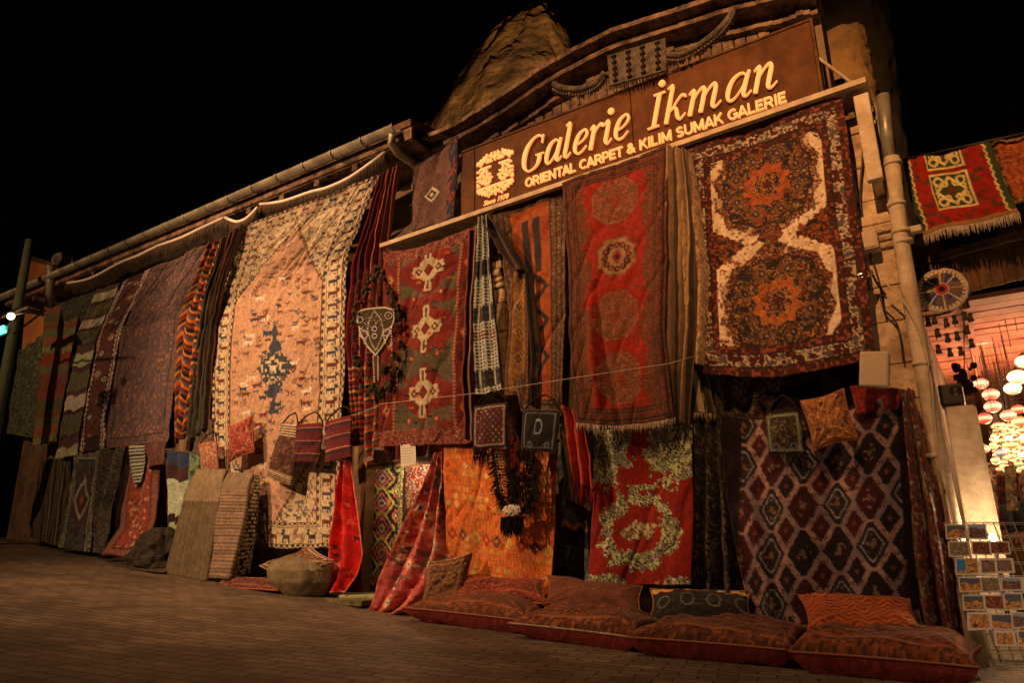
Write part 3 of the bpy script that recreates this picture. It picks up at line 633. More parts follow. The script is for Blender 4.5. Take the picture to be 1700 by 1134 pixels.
mb.box((-.6, .3, -.9), (-.29, 4.5, 3.15)); mb.build('wall', M_PLASTER, rb)
mb = MB()
rf_ = [rl[int(q)]*(1-q+int(q))+rl[min(int(q)+1, len(rl)-1)]*(q-int(q))+np.array([0, 0, .010*(_r(i*3+1)-.5)]) for i, q in enumerate(np.linspace(0, len(rl)-1.001, 44))]
for qi, (a, b) in enumerate(zip(rf_[:-1], rf_[1:])):
    for dz, y0, y1, h in ((0, -.42-.012*_r(qi+9), .05, .045), (-.07, -.30-.012*_r(qi+30), .03, .05), (-.15-.012*_r(qi+60), -.10-.05*_r(qi+70), .02, .04)):
        mb.add([(a[0], y0, a[2]+dz), (b[0], y0, b[2]+dz), (b[0], y1, b[2]+dz), (a[0], y1, a[2]+dz), (a[0], y0, a[2]+dz+h), (b[0], y0, b[2]+dz+h), (b[0], y1, b[2]+dz+h), (a[0], y1, a[2]+dz+h)], [(0, 3, 2, 1), (4, 5, 6, 7), (0, 1, 5, 4), (1, 2, 6, 5), (2, 3, 7, 6), (3, 0, 4, 7)])
mb.build('cornice', M_OLDWOOD, rb)
mb = MB()
for k in range(70):
    t = (k+.5)/70*(len(rl)-1); i = int(t); w = rl[i]*(1-t+i)+rl[min(i+1, len(rl)-1)]*(t-i)
    mb.lathe((w[0], 0, w[2]+.02), [(0, .0)], n=3) if False else mb.tube([(w[0], -.40, w[2]+.03), (w[0], .3, w[2]+.10+.02*_r(k))], .035, n=8)
mb.build('ridge_tiles', M_TILE, rb)
mb = MB(); rnd = random.Random(4)
for k in range(32):
    X = -4.05+k*.1; zt = np.interp(X, [w[0] for w in rl], [w[2] for w in rl])-.16; mb.box((X, -.05-rnd.random()*.03, 3.9), (X+.09, .0-.002, zt), .004)
mb.build('plank_panel', M_OLDWOOD, rb)
mb = MB()
for y0, y1, za, zb in ((-.45, -.40, -.018, .024), (-.398, -.06, .010, .020)):
    mb.add([(-4.95, y0, 3.087+za), (-.30, y0, 3.177+za), (-.30, y1, 3.177+za), (-4.95, y1, 3.087+za), (-4.95, y0, 3.087+zb), (-.30, y0, 3.177+zb), (-.30, y1, 3.177+zb), (-4.95, y1, 3.087+zb)], [(0, 3, 2, 1), (4, 5, 6, 7), (0, 1, 5, 4), (1, 2, 6, 5), (2, 3, 7, 6), (3, 0, 4, 7)])
mb.build('ledge', M_CREAM, rb)
mb = MB(); mb.box((-.40, -.42, 2.42), (-.30, -.36, 3.095), .008); mb.box((-.38, -.35, 2.42), (-.32, -.02, 3.095), .004); mb.build('ledge_post', M_CREAM, rb)
# stone pilasters
def pillar(name, label, x0, x1, z1, cap, y=-.13, seed=0):
    t = empty(name, ((x0+x1)/2, y/2, gz(x0)), label, 'pillar'); rnd = random.Random(seed); mb = MB(); z = gz(x0)-.05
    while z < z1-.02:
        h = min(rnd.uniform(.2, .34), z1-z)
        if abs(z-cap) < .25: z += .0
        s = rnd.uniform(.35, .65)*(x1-x0); j = rnd.random() < .5
        dy = rnd.uniform(-.012, .0)
        if j: mb.box((x0, y+dy, z), (x0+s-.004, -.002, z+h-.006), .008); mb.box((x0+s+.004, y+dy*.4, z), (x1, -.002, z+h-.006), .008)
        else: mb.box((x0, y+dy, z), (x1, -.002, z+h-.006), .008)
        z += h
    mb.build('shaft', M_STONE, t)
    mb = MB(); mb.box((x0-.05, y-.06, cap), (x1+.05, -.002, cap+.07), .02); mb.box((x0-.03, y-.04, cap-.055), (x1+.03, -.002, cap-.004), .02); mb.box((x0-.02, y-.03, cap-.11), (x1+.02, -.002, cap-.06), .015); mb.box((x0-.04, y-.05, cap+.074), (x1+.04, -.002, cap+.15), .01); mb.build('capital', M_STONE, t)
    return t
pillar('stone_pillar', 'pale block pillar beside the white downpipe and the double medallion carpet', -.66, -.30, 3.09, 2.12, seed=3)
c = P(832, 480, -.1); pillar('stone_pillar', 'pale stone pillar half hidden between the checked strip and the golden strip', c[0]-.13, c[0]+.12, 3.05, P(832, 465, -.15)[2], y=-.22, seed=8)
# drain pipe at the corner
t = empty('drain_pipe', (-.22, -.2, gz(0)), 'white drain pipe standing at the right corner of the gallery', 'pipe')
top = P(1466, 158, -.22); mb = MB(); mb.tube([top, P(1476, 262, -.22)], .043, n=14); mb.tube([P(1452, 170, -.16), P(1466, 262, -.16)], .012, n=8); mb.build('upper_pipe', M_ZINC, t, True)
pts = [P(a, b, -.22) for a, b in ((1480, 262), (1487, 330), (1497, 405), (1513, 500), (1530, 600), (1549, 710), (1570, 820), (1590, 915), (1607, 1000))]; pts.append(np.array([pts[-1][0], -.22, gz(0)-.02]))
mb = MB(); mb.tube(pts, .052, n=16); mb.build('pipe', M_CREAM, t, True)
for a, b in ((1488, 340), (1496, 385), (1500, 402), (1531, 604), (1550, 757), (1482, 272)):
    w = P(a, b, -.22); r = MB(); r.tube([w+[0, 0, .012], w-[0, 0, .012]], .061, n=16); r.build('pipe_ring', M_CREAM, t, True)
w = P(1506, 383, -.2); mb = MB(); mb.box(w-[.0, .03, .03], w+[.09, .03, .02], .012); mb.build('bracket', M_CREAM, t)
# ================================================================== rocks
def _facet(x, y, s, seed):
    x = x+s*.5*(vn(x, y, s*.8, seed)-.5); y = y+s*.5*(vn(x, y, s*.8, seed+1)-.5); i0 = np.floor(x/s); j0 = np.floor(y/s); best = np.full(x.shape, 9.); out = np.zeros(x.shape)
    for di in (-1, 0, 1):
        for dj in (-1, 0, 1):
            i = i0+di; j = j0+dj; px = (i+_hash(i+50, j+50, seed))*s; py = (j+_hash(i+50, j+50, seed+3))*s; d = np.hypot(x-px, y-py)/s; m = d < best; best[m] = d[m]
            a = (_hash(i+50, j+50, seed+5)-.5)*1.6*(x-px)/s+(_hash(i+50, j+50, seed+7)-.5)*1.6*(y-py)/s+.3*(_hash(i+50, j+50, seed+9)-.5); out[m] = a[m]
    return out
def rock(name, label, rows, Y, m, seed, dep=.8, amp=.16, cat='rock', nu=90, nv=110, top=True):
    L = np.array([P(l, y, Y) for y, l, r in rows]); R = np.array([P(r, y, Y) for y, l, r in rows]); t = np.linspace(0, 1, len(rows)); tt = np.linspace(0, 1, nv)
    l = np.stack([np.interp(tt, t, L[:, i]) for i in range(3)], 1); r = np.stack([np.interp(tt, t, R[:, i]) for i in range(3)], 1)
    z = (l[:, 2]+r[:, 2])/2; cx = (l[:, 0]+r[:, 0])/2; ra = np.maximum(abs(r[:, 0]-l[:, 0])/2, .02); th = np.linspace(0, 2*math.pi, nu, endpoint=False)
    T, Z = np.meshgrid(th, z); RA = ra[:, None]+0*T; a = T*1.2; size = ra.max()
    fx = _facet(np.abs(T-math.pi)*size, Z, size*.32, seed); d = 1.1*fx+.6*fbm(np.abs(T-math.pi)*size, Z, size*.55, seed)-.5+.5*(abs(fbm(np.abs(T-math.pi)*size, Z*.6, size*.3, seed+5)-.5)*-2+.3)+.22*(vn(np.abs(T-math.pi)*size, Z, size*.09, seed+8)-.5)
    RR = RA*(1+amp*d*1.4*(RA/size)**.0)
    v = np.stack([cx[:, None]+RR*np.cos(T), Y+RR*np.sin(T)*dep, Z+size*.04*d], -1); idx = np.arange(nu*nv).reshape(nv, nu); nx = np.roll(idx, -1, 1)
    f = np.stack([idx[:-1], idx[1:], nx[1:], nx[:-1]], -1).reshape(-1, 4)
    vs = np.concatenate([v.reshape(-1, 3)]); o = link(name, vs, f, m, None, False); tag(o, label, cat); return o
rock('rock_cone', 'tall ochre rock cone rising behind the gallery roof against the night sky', [(12, 882, 902), (20, 876, 911), (27, 863, 915), (38, 838, 920), (54, 819, 921), (62, 812, 925), (70, 805, 936), (80, 798, 941), (95, 788, 945), (112, 779, 950), (136, 765, 960), (160, 752, 980), (190, 736, 1000), (228, 716, 1030), (330, 690, 1100), (520, 650, 1150), (700, 610, 1200)], 9, M_ROCK, 5, dep=.7, amp=.045)
lamp('rock_light', (-5.0, 3.0, 6.2), 3000, color=(1, .5, .2), kind='SPOT', aim=(-9.0, 8, 11.5), size=60, blend=.9)
rock('rock_outcrop', 'short orange rock face squeezed between the sign and the dark corner tower', [(50, 1375, 1420), (58, 1358, 1438), (80, 1350, 1444), (130, 1355, 1452), (200, 1370, 1465), (400, 1400, 1500)], 1.3, M_ROCK, 9, amp=.10, nu=60, nv=50)
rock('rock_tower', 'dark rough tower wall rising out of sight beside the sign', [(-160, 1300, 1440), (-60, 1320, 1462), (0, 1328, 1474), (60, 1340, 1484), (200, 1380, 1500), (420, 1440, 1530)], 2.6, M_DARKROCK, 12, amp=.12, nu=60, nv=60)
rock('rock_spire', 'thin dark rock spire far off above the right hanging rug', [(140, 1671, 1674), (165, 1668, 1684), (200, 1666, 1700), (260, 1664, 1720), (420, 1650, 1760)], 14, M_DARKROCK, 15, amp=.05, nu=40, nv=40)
rock('rock_stub', 'brown rough rock under the fringed hanging rug beside the pipe', [(385, 1520, 1550), (400, 1508, 1562), (430, 1506, 1568), (520, 1520, 1585)], .9, M_ROCK, 18, amp=.08, nu=40, nv=40)
# ================================================================== the sign
SY = -.40
sg = empty('shop_sign', tuple(P(1060, 250, SY)), 'long dark brown sign board with raised gold italic gallery lettering', 'sign')
k0 = [P(763, 262, SY), P(1340, 28, SY), P(1364, 152, SY), P(768, 356, SY)]; SX0 = (k0[0][0]+k0[3][0])/2; SX1 = (k0[1][0]+k0[2][0])/2; SZ0 = 3.155; SZ1 = (k0[0][2]+k0[1][2])/2
mb = MB(); xm = P(1049, 200, SY)[0]; xl = P(788, 300, SY)[0]
mb.box((SX0, SY, SZ0), (xl-.004, SY+.05, SZ1), .004); mb.box((xl+.004, SY, SZ0), (xm-.004, SY+.05, SZ1), .004); mb.box((xm+.004, SY, SZ0), (SX1, SY+.05, SZ1), .004); mb.build('board', M_SIGNWOOD, sg)
mb = MB(); mb.box((SX1+.003, SY-.012, SZ0), (SX1+.025, SY+.05, SZ1+.01), .003); mb.box((SX0, SY-.01, SZ1+.003), (SX1+.025, SY+.05, SZ1+.022), .003); mb.build('edging', M_DARKWOOD, sg)
mb = MB(); mb.tube([(SX1+.02, SY+.04, SZ0+.38), (SX1+.28, SY+.2, SZ0+.06)], .012, n=8); mb.build('stay', M_CREAM, sg)
def cat_rom(p, n=9):
    p = [np.array(q, float) for q in p]; out = []
    for i in range(len(p)-1):
        a = p[max(i-1, 0)]; b = p[i]; c = p[i+1]; d = p[min(i+2, len(p)-1)]
        for k in range(n):
            t = k/n; out.append(.5*((2*b)+(c-a)*t+(2*a-5*b+4*c-d)*t*t+(3*b-a-3*c+d)*t**3))
    out.append(p[-1]); return out
GL = {
 'G': (1.42, [[(1.12, 1.12, .07), (1.10, 1.32, .07), (.98, 1.42, .12), (.78, 1.48, .08), (.48, 1.38, .11), (.22, 1.08, .21), (.13, .68, .25), (.22, .25, .20), (.5, .0, .09), (.8, .02, .08), (1.02, .16, .13), (1.09, .35, .20), (1.09, .58, .20)], [(.84, .61, .06), (1.34, .61, .06)], [(1.13, 1.08, .05), (1.14, 1.44, .07)]]),
 'a': (1.06, [[(.74, .86, .09), (.62, .97, .09), (.44, .97, .10), (.24, .8, .17), (.14, .45, .20), (.18, .12, .15), (.33, .03, .09), (.5, .14, .06), (.66, .38, .05), (.76, .62, .05)], [(.86, 1.0, .12), (.80, .7, .18), (.76, .3, .19), (.78, .08, .14), (.9, .03, .07), (1.06, .18, .04)]]),
 'l': (.58, [[(.02, 1.42, .05), (.16, 1.5, .08), (.24, 1.46, .17), (.23, 1.1, .19), (.21, .6, .19), (.19, .18, .18), (.27, .03, .10), (.40, .06, .06), (.52, .2, .04)]]),
 'e': (.92, [[(.22, .44, .05), (.42, .48, .06), (.64, .6, .08), (.74, .78, .12), (.66, .95, .11), (.48, .97, .09), (.26, .82, .16), (.15, .5, .20), (.18, .2, .17), (.36, .03, .10), (.58, .06, .07), (.82, .26, .04)]]),
 'r': (.78, [[(.0, .86, .04), (.12, .97, .10), (.20, .93, .17), (.19, .5, .19), (.17, .0, .19)], [(.20, .5, .05), (.34, .8, .07), (.52, .97, .10), (.66, .93, .15), (.68, .84, .16)]]),
 'i': (.56, [[(.0, .86, .04), (.12, .97, .10), (.21, .93, .17), (.20, .5, .19), (.18, .18, .18), (.26, .03, .10), (.38, .06, .06), (.5, .2, .04)], 'dot']),
 'I': (.66, [[(.30, 1.36, .2), (.28, .03, .2)], [(.05, 1.38, .07), (.55, 1.38, .07)], [(.03, .035, .07), (.53, .035, .07)], 'DOT']),
 'k': (.98, [[(.0, 1.42, .05), (.12, 1.5, .08), (.20, 1.46, .17), (.19, 1.0, .19), (.17, .0, .19)], [(.2, .42, .05), (.36, .56, .07), (.5, .8, .07), (.66, .97, .10), (.80, .92, .13), (.82, .86, .13)], [(.36, .56, .06), (.5, .5, .14), (.58, .25, .18), (.66, .07, .15), (.78, .03, .08), (.94, .2, .04)]]),
 'm': (1.5, [[(.0, .86, .04), (.12, .97, .10), (.20, .93, .17), (.19, .5, .19), (.17, .0, .19)], [(.2, .48, .05), (.34, .8, .07), (.5, .97, .10), (.62, .93, .15), (.64, .7, .19), (.61, .0, .19)], [(.64, .48, .05), (.78, .8, .07), (.95, .97, .10), (1.07, .93, .15), (1.09, .7, .19), (1.06, .18, .18), (1.13, .03, .10), (1.25, .06, .06), (1.4, .2, .04)]]),
 'n': (1.04, [[(.0, .86, .04), (.12, .97, .10), (.20, .93, .17), (.19, .5, .19), (.17, .0, .19)], [(.2, .48, .05), (.34, .8, .07), (.5, .97, .10), (.62, .93, .15), (.64, .7, .19), (.61, .18, .18), (.68, .03, .10), (.80, .06, .06), (.94, .2, .04)]])}
def script(word, xa, xb, z, xh, yf):
    tot = sum(GL[c][0] for c in word)-.1; s = (xb-xa)/(tot+.28); X = xa; k = 0
    for ch in word:
        mb = MB(); adv, st = GL[ch]
        for q in st:
            k += 1; y0 = yf-.0006*(k % 7); 
            f = lambda a, b: (X+s*(a+.26*b), z+xh*b)
            if q in ('dot', 'DOT'):
                cx, cz = f(.26 if q == 'dot' else .34, 1.36 if q == 'dot' else 1.78); r = xh*.13
                mb.prism([(cx+r*math.cos(a*math.pi/10), cz+r*math.sin(a*math.pi/10)) for a in range(20)][::-1], y0, y0+.022)
            else:
                pts = cat_rom(q) if len(q) > 2 else [np.array(a, float) for a in q]
                mb.strip([f(a[0], a[1]) for a in pts], [a[2]*xh*.76 for a in pts], y0, y0+.022)
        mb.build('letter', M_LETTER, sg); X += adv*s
YF = SY-.035
a = P(862, 281, YF); b = P(1050, 224, YF); script('Galerie', a[0], b[0], (P(880, 281, YF)[2]+P(1040, 228, YF)[2])/2, P(1032, 190, YF)[2]-P(1035, 228, YF)[2], YF)
a = P(1073, 212, YF); b = P(1302, 140, YF); script('Ikman', a[0], b[0], (P(1080, 212, YF)[2]+P(1290, 142, YF)[2])/2, P(1285, 100, YF)[2]-P(1290, 141, YF)[2], YF)
def textobj(name, s, x0, x1, z, y, m, parent, shear=0, off=.0, height=None, ext=.008, rotm=None):
    cu = bpy.data.curves.new('t', 'FONT'); cu.body = s; cu.size = 1; cu.extrude = .5; cu.offset = off; cu.shear = shear; cu.space_character = 1.08
    to = bpy.data.objects.new('t', cu); COL.objects.link(to); bpy.context.view_layer.update(); me = bpy.data.meshes.new_from_object(to.evaluated_get(bpy.context.evaluated_depsgraph_get()))
    bpy.data.objects.remove(to); v = np.array([w.co[:] for w in me.vertices]); f = [tuple(q.vertices) for q in me.polygons]; bpy.data.meshes.remove(me)
    sx = (x1-x0)/(v[:, 0].max()-v[:, 0].min()); sz = sx if height is None else height/.73
    w = np.stack([x0+(v[:, 0]-v[:, 0].min())*sx, y-ext*(v[:, 2]+.5), z+v[:, 1]*sz], 1)
    return link(name, w, [q[::-1] if False else q for q in f], m, parent, False)
def _arc(cx, cy, rx, ry, a0, a1, n=9): return [(cx+rx*math.cos(math.radians(a0+(a1-a0)*i/n)), cy+ry*math.sin(math.radians(a0+(a1-a0)*i/n))) for i in range(n+1)]
CAPS = {'O': (.80, [_arc(.40, .5, .31, .41, 90, 450, 18)]), 'R': (.70, [[(.1, 0), (.1, 1)], [(.1, .91), (.38, .91)]+_arc(.38, .68, .2, .23, 90, -90)+[(.1, .45)], [(.36, .45), (.62, 0)]]), 'I': (.30, [[(.15, 0), (.15, 1)]]), 'E': (.62, [[(.1, 0), (.1, 1)], [(.1, .91), (.56, .91)], [(.1, .51), (.52, .51)], [(.1, .09), (.58, .09)]]),
 'N': (.78, [[(.1, 0), (.1, 1)], [(.12, .97), (.62, .03)], [(.64, 0), (.64, 1)]]), 'T': (.62, [[(.31, 0), (.31, 1)], [(0, .91), (.62, .91)]]), 'A': (.72, [[(.04, 0), (.35, .98)], [(.35, .98), (.66, 0)], [(.16, .28), (.54, .28)]]), 'L': (.58, [[(.1, 0), (.1, 1)], [(.1, .09), (.54, .09)]]), 'C': (.74, [_arc(.42, .5, .32, .41, 50, 310, 16)]),
 'P': (.66, [[(.1, 0), (.1, 1)], [(.1, .91), (.38, .91)]+_arc(.38, .66, .2, .25, 90, -90)+[(.1, .41)]]), '&': (.82, [[(.74, .03), (.22, .68)]+_arc(.36, .78, .15, .13, 200, -20, 8)+[(.46, .66), (.16, .38)]+_arc(.3, .23, .19, .15, 150, 300, 7)+[(.5, .14), (.68, .46)]]), 'K': (.72, [[(.1, 0), (.1, 1)], [(.14, .4), (.6, 1)], [(.3, .58), (.66, 0)]]), 'M': (.90, [[(.1, 0), (.1, 1)], [(.12, .97), (.43, .12)], [(.43, .12), (.74, .97)], [(.76, 0), (.76, 1)]]),
 'S': (.66, [_arc(.32, .7, .22, .21, 35, 270, 10)+_arc(.32, .29, .23, .2, 90, -145, 10)]), 'U': (.76, [[(.1, 1), (.1, .4)]+_arc(.37, .36, .27, .27, 180, 360, 10)+[(.64, 1)]]), 'G': (.80, [_arc(.42, .5, .32, .41, 50, 340, 16)+[(.73, .46)], [(.46, .46), (.80, .46)]]), ' ': (.32, [])}
a = P(870, 311, YF); b = P(1306, 166, YF); line = 'ORIENTAL CARPET & KILIM SUMAK GALERIE'; sc = (b[0]-a[0])/sum(CAPS[c][0] for c in line); X = a[0]; zb = (P(870, 312, YF)[2]+P(1300, 168, YF)[2])/2+.004; ch_ = (P(1290, 150, YF)[2]-P(1290, 169, YF)[2])
for ch in line:
    adv, st = CAPS[ch]
    if st:
        mb = MB()
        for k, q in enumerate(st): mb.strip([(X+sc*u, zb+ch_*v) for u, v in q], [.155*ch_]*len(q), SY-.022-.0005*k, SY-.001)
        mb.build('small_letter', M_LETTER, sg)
    X += adv*sc
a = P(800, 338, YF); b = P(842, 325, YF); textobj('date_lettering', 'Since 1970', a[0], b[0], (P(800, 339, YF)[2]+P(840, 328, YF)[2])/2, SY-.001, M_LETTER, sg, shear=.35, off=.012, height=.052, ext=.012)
LOGO = ["......#..#.#.#..#......", "....###.##.#.##.###....", "..#####..#####..#####..", "######.##..#..##.######", "####..####.#.####..####", "..#.................#..", ".......................", "..#######.....#######..", "##..##..........##..##.", "...##.#.........#.##...", "..##..#.........#..##..", "###.#.###.....###.#.###", "....#.#.........#.#....", "###.#.####...####.#.###", "..#.##..#.....#..##.#..", "#..###.##.....##.###..#", "##...###.......###...##", ".......................", "#######################", "####..####.#.####..####", ".#####.##..#..##.#####.", "...####..#####..####...", ".....##.##.#.##.##.....", ".......#...#...#......."]
mb = MB(); lx0 = P(790, 300, YF)[0]; lx1 = P(850, 275, YF)[0]; lz0 = P(820, 322, YF)[2]; lz1 = P(820, 249, YF)[2]
nr, nc = len(LOGO), 23
for j, row in enumerate(LOGO):
    i = 0
    while i < nc:
        if row[i] == '#':
            k = i
            while k < nc and row[k] == '#': k += 1
            xa = lx0+(lx1-lx0)*i/nc; xb = lx0+(lx1-lx0)*k/nc; zb = lz1-(lz1-lz0)*(j+1)/nr; zt = lz1-(lz1-lz0)*j/nr
            sl = (zt-zb)*.9
            mb.prism([(xa, zt), (xb, zt), (xb-(.004 if i < 10 else -.004), zb), (xa-(.004 if i < 10 else -.004), zb)], SY-.022, SY-.001); i = k
        else: i += 1
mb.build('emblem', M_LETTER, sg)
# ================================================================== carpets
G_W = 'carpets and kilims hung over the shop front'
def C(*a, **k):
    k.setdefault('group', G_W); return cloth(*a, **k)
K2 = .40
C('patterned_rug', 'pale mottled rug at the far left end of the house behind the striped kilim', 'rug', [(30, 585), (20, 650), (11, 720)], [(74, 552), (66, 640), (58, 728)], -.1, p_mot([(96, 88, 55), (52, 48, 32), (110, 98, 68), (38, 34, 22), (80, 66, 44)], .6, .09, 3), folds=[fold(3, .02)])
C('striped_kilim', 'orange and green banded kilim with diamonds, leftmost in the row', 'kilim', [(75, 509, -.28), (71, 590, -.26), (57, 741, -.24)], [(136, 503, -.28), (118, 590, -.26), (91, 734, -.24)], -.26, p_stripes([(.13, (120, 62, 38)), (.16, (84, 70, 40)), (.14, (130, 72, 40), (70, 40, 30)), (.1, (98, 92, 50)), (.17, (140, 72, 48)), (.12, (110, 84, 44), (150, 130, 70)), (.2, (130, 50, 26)), (.13, (98, 80, 46)), (.2, (112, 58, 42)), (.1, (120, 46, 30))], .62, .01), folds=[fold(2.2, .035, 1, .2, .8)])
C('cream_banded_kilim', 'cream and olive wide banded kilim between the orange kilim and the bordered runner', 'kilim', [(163, 481, -.55), (122, 572, -.2), (108, 680, -.2), (94, 763, -.2)], [(199, 469, -.55), (159, 561, -.2), (143, 650, -.2), (127, 754, -.2)], -.2, p_stripes([(.12, (72, 42, 34)), (.2, (140, 122, 80)), (.1, (62, 36, 34)), (.28, (84, 72, 42), (64, 50, 32)), (.08, (66, 38, 36)), (.22, (150, 134, 92)), (.07, (52, 30, 32)), (.3, (80, 68, 40), (58, 46, 30)), (.07, (60, 34, 34))], K2, .03), folds=[fold(1.7, .02, 2)])
C('dark_kilim', 'dark kilim strip hanging in shade right behind the orange kilim', 'kilim', [(100, 503, -.5), (108, 560, -.08), (98, 640, -.08)], [(158, 482, -.5), (135, 560, -.08), (124, 640, -.08)], -.08, p_mot([(40, 34, 26), (66, 58, 40), (30, 24, 18)], K2, .06, 5))
C('bordered_runner', 'narrow maroon runner with white zigzag border and small diamonds', 'runner', [(203, 469, -.55), (160, 561, -.17), (144, 640, -.17), (131, 704, -.17), (132, 752, -.17)], [(251, 445, -.55), (201, 547, -.17), (186, 640, -.17), (175, 696, -.17), (174, 745, -.17)], -.17, lambda x, y, W, H: p_runner_tri(x, y, W, H, .5), folds=[fold(1, .012)])
C('plum_carpet', 'large dim plum carpet with faint diamond lattice', 'carpet', [(251, 446, -.55), (203, 548, -.13), (188, 640, -.13), (176, 746, -.13)], [(346, 404, -.55), (300, 530, -.13), (288, 640, -.13), (278, 733, -.13)], -.13, lambda x, y, W, H: p_allover(x, y, W, H, .42), folds=[fold(1.4, .02, 1)])
C('orange_striped_cloth', 'crumpled orange and black striped cloth at the right edge of the plum carpet', 'cloth', [(353, 404, -.58), (318, 490, -.28), (301, 530, -.25), (292, 640, -.22), (286, 738, -.2)], [(372, 396, -.58), (340, 500, -.28), (333, 580, -.25), (326, 650, -.22), (316, 718, -.2)], -.25, p_stripes([(.05, (190, 84, 24)), (.03, (60, 26, 18)), (.04, (120, 44, 22)), (.06, (34, 22, 18)), (.03, (200, 110, 40)), (.05, (90, 34, 30)), (.04, (80, 66, 60))], .62, .09), folds=[fold(2.3, .05, .5, .5), fold(5, .012, 0, 1.5)], tw=.6)
C('dark_striped_cloth', 'dark gathered cloth hanging in long folds just left of the animal carpet', 'cloth', [(374, 396, -.6), (342, 500, -.3), (330, 590, -.22), (322, 660, -.2), (314, 735, -.2)], [(408, 372, -.6), (373, 470, -.3), (358, 540, -.2), (350, 620, -.18), (342, 712, -.18)], -.2, p_long([(.04, (60, 48, 32)), (.03, (24, 18, 14)), (.02, (110, 56, 28)), (.05, (36, 30, 22)), (.02, (90, 74, 52)), (.04, (26, 20, 16))], .6), folds=[fold(3.4, .045, 0, .3), fold(8, .01)], tw=.7)
C('animal_carpet', 'huge salmon and cream carpet covered in small animals with a blue medallion', 'carpet', [(414, 372, -.58), (386, 430, -.36), (361, 500, -.16), (352, 619, -.14), (352, 740, -.14), (360, 898, -.16)], [(630, 289, -.58), (596, 375, -.36), (575, 430, -.16), (571, 619, -.14), (565, 760, -.14), (560, 908, -.16)], -.14, p_animal, res=.0085, folds=[dent(.7, .38, .025, .3, .03), dent(.3, .6, .05, .3, .012), fold(2.5, .006)], hem=.05)
e = K2
C('red_striped_drape', 'dark red gathered cloth with striped tail along the right edge of the animal carpet', 'cloth', [(634, 290, -.6), (588, 440, -.25), (577, 560, -.24), (583, 640, -.22), (588, 741, -.22)], [(648, 284, -.6), (614, 430, -.25), (607, 560, -.24), (604, 640, -.22), (604, 739, -.22)], -.22, lambda x, y, W, H: np.where((y < H*.72)[..., None], p_long([(.04, (120, 22, 20)), (.015, (40, 30, 40)), (.05, (92, 16, 16)), (.01, (150, 90, 60))], .8)(x, y, W, H), p_stripes([(.03, (190, 70, 30)), (.015, (50, 36, 50)), (.02, (140, 50, 24)), (.012, (210, 150, 80)), (.03, (120, 30, 24)), (.02, (46, 34, 44))], .8)(x, y, W, H)), folds=[fold(2.5, .035, 1, .2)], tw=.4)
o = C('orange_banded_drape', 'orange brown gathered cloth whose banded tail hangs behind the beaded headdress', 'cloth', [(648, 284, -.6), (616, 430, -.25), (607, 560, -.24), (603, 650, -.22), (603, 776, -.2)], [(662, 274, -.6), (646, 400, -.25), (644, 520, -.24), (640, 640, -.22), (633, 745, -.2)], -.22, lambda x, y, W, H: np.where((y < H*.6)[..., None], p_long([(.03, (130, 50, 28)), (.015, (60, 34, 26)), (.03, (170, 80, 40)), (.02, (80, 26, 20))], .8)(x, y, W, H), p_stripes([(.04, (185, 72, 34)), (.012, (220, 170, 110)), (.02, (70, 52, 52)), (.05, (150, 50, 26)), (.012, (60, 40, 44)), (.03, (120, 96, 70))], .8)(x, y, W, H)), folds=[fold(2.2, .04, 0, -.3)], tw=.45)
C('small_hanging_rug', 'small brown rug with one cream diamond hanging left of the sign', 'rug', [(688, 279, -.42), (684, 330, -.4), (685, 386, -.4)], [(763, 226, -.42), (760, 300, -.42), (757, 361, -.42)], -.4, lambda x, y, W, H: (lambda c, e, d: (put(c, (x > W*.78) & (cell(x, y, .03, 4) > .5), A(40, 36, 50)), put(c, (x > W*.78) & (cell(x, y, .03, 4) < .25), A(150, 46, 26)), put(c, d < 1, A(205, 165, 120)), put(c, d < .7, A(80, 45, 32)), put(c, d < .3, A(200, 150, 110)), put(c, e < .02, A(40, 30, 34)), c)[-1])(mott(x, y, .07, [A(104, 58, 44), A(92, 52, 42), A(112, 66, 48)], 3), edge(x, y, W, H), dia(x, y, W*.42, H*.55, .09, .09)), folds=[fold(1.3, .02)])
C('maroon_medallion_rug', 'maroon and grey rug with three cream cross medallions, sagging from the ledge', 'rug', [(637, 417), (640, 520), (632, 640), (630, 742)], [(797, 369), (786, 480), (780, 600), (783, 736)], -.39, p_maroon, res=.008, folds=[fold(1.5, .02, 2), dent(.85, .5, .06, .4, .03)], sag=.07)
C('checked_strip', 'black and white checked woven strip gathered at the top beside the maroon rug', 'cloth', [(795, 362, -.49), (789, 446, -.46), (780, 552, -.4), (786, 657, -.38)], [(811, 357, -.49), (815, 446, -.46), (826, 552, -.4), (836, 648, -.38)], -.4, p_check, res=.007, folds=[fold(2.4, .012, 0, 0, -.5)], wav=.006)
o = C('maroon_gathered_edge', 'narrow dark red cloth squeezed between the maroon medallion rug and the checked strip', 'cloth', [(780, 385, -.42), (774, 500, -.42), (768, 620, -.42), (772, 730, -.42)], [(800, 372, -.42), (788, 500, -.42), (786, 620, -.42), (792, 735, -.42)], -.32, p_long([(.03, (90, 20, 16)), (.02, (150, 52, 30)), (.03, (50, 20, 18)), (.01, (160, 110, 70))], .8), folds=[fold(1.8, .03)], tw=.25)
C('orange_prayer_rug', 'brown bordered orange rug with dark bars, left of the tall red rug', 'rug', [(818, 346), (838, 460), (852, 560), (866, 684)], [(938, 301), (938, 420), (936, 560), (931, 690)], -.36, p_prayer, folds=[fold(1.6, .015, 1)])
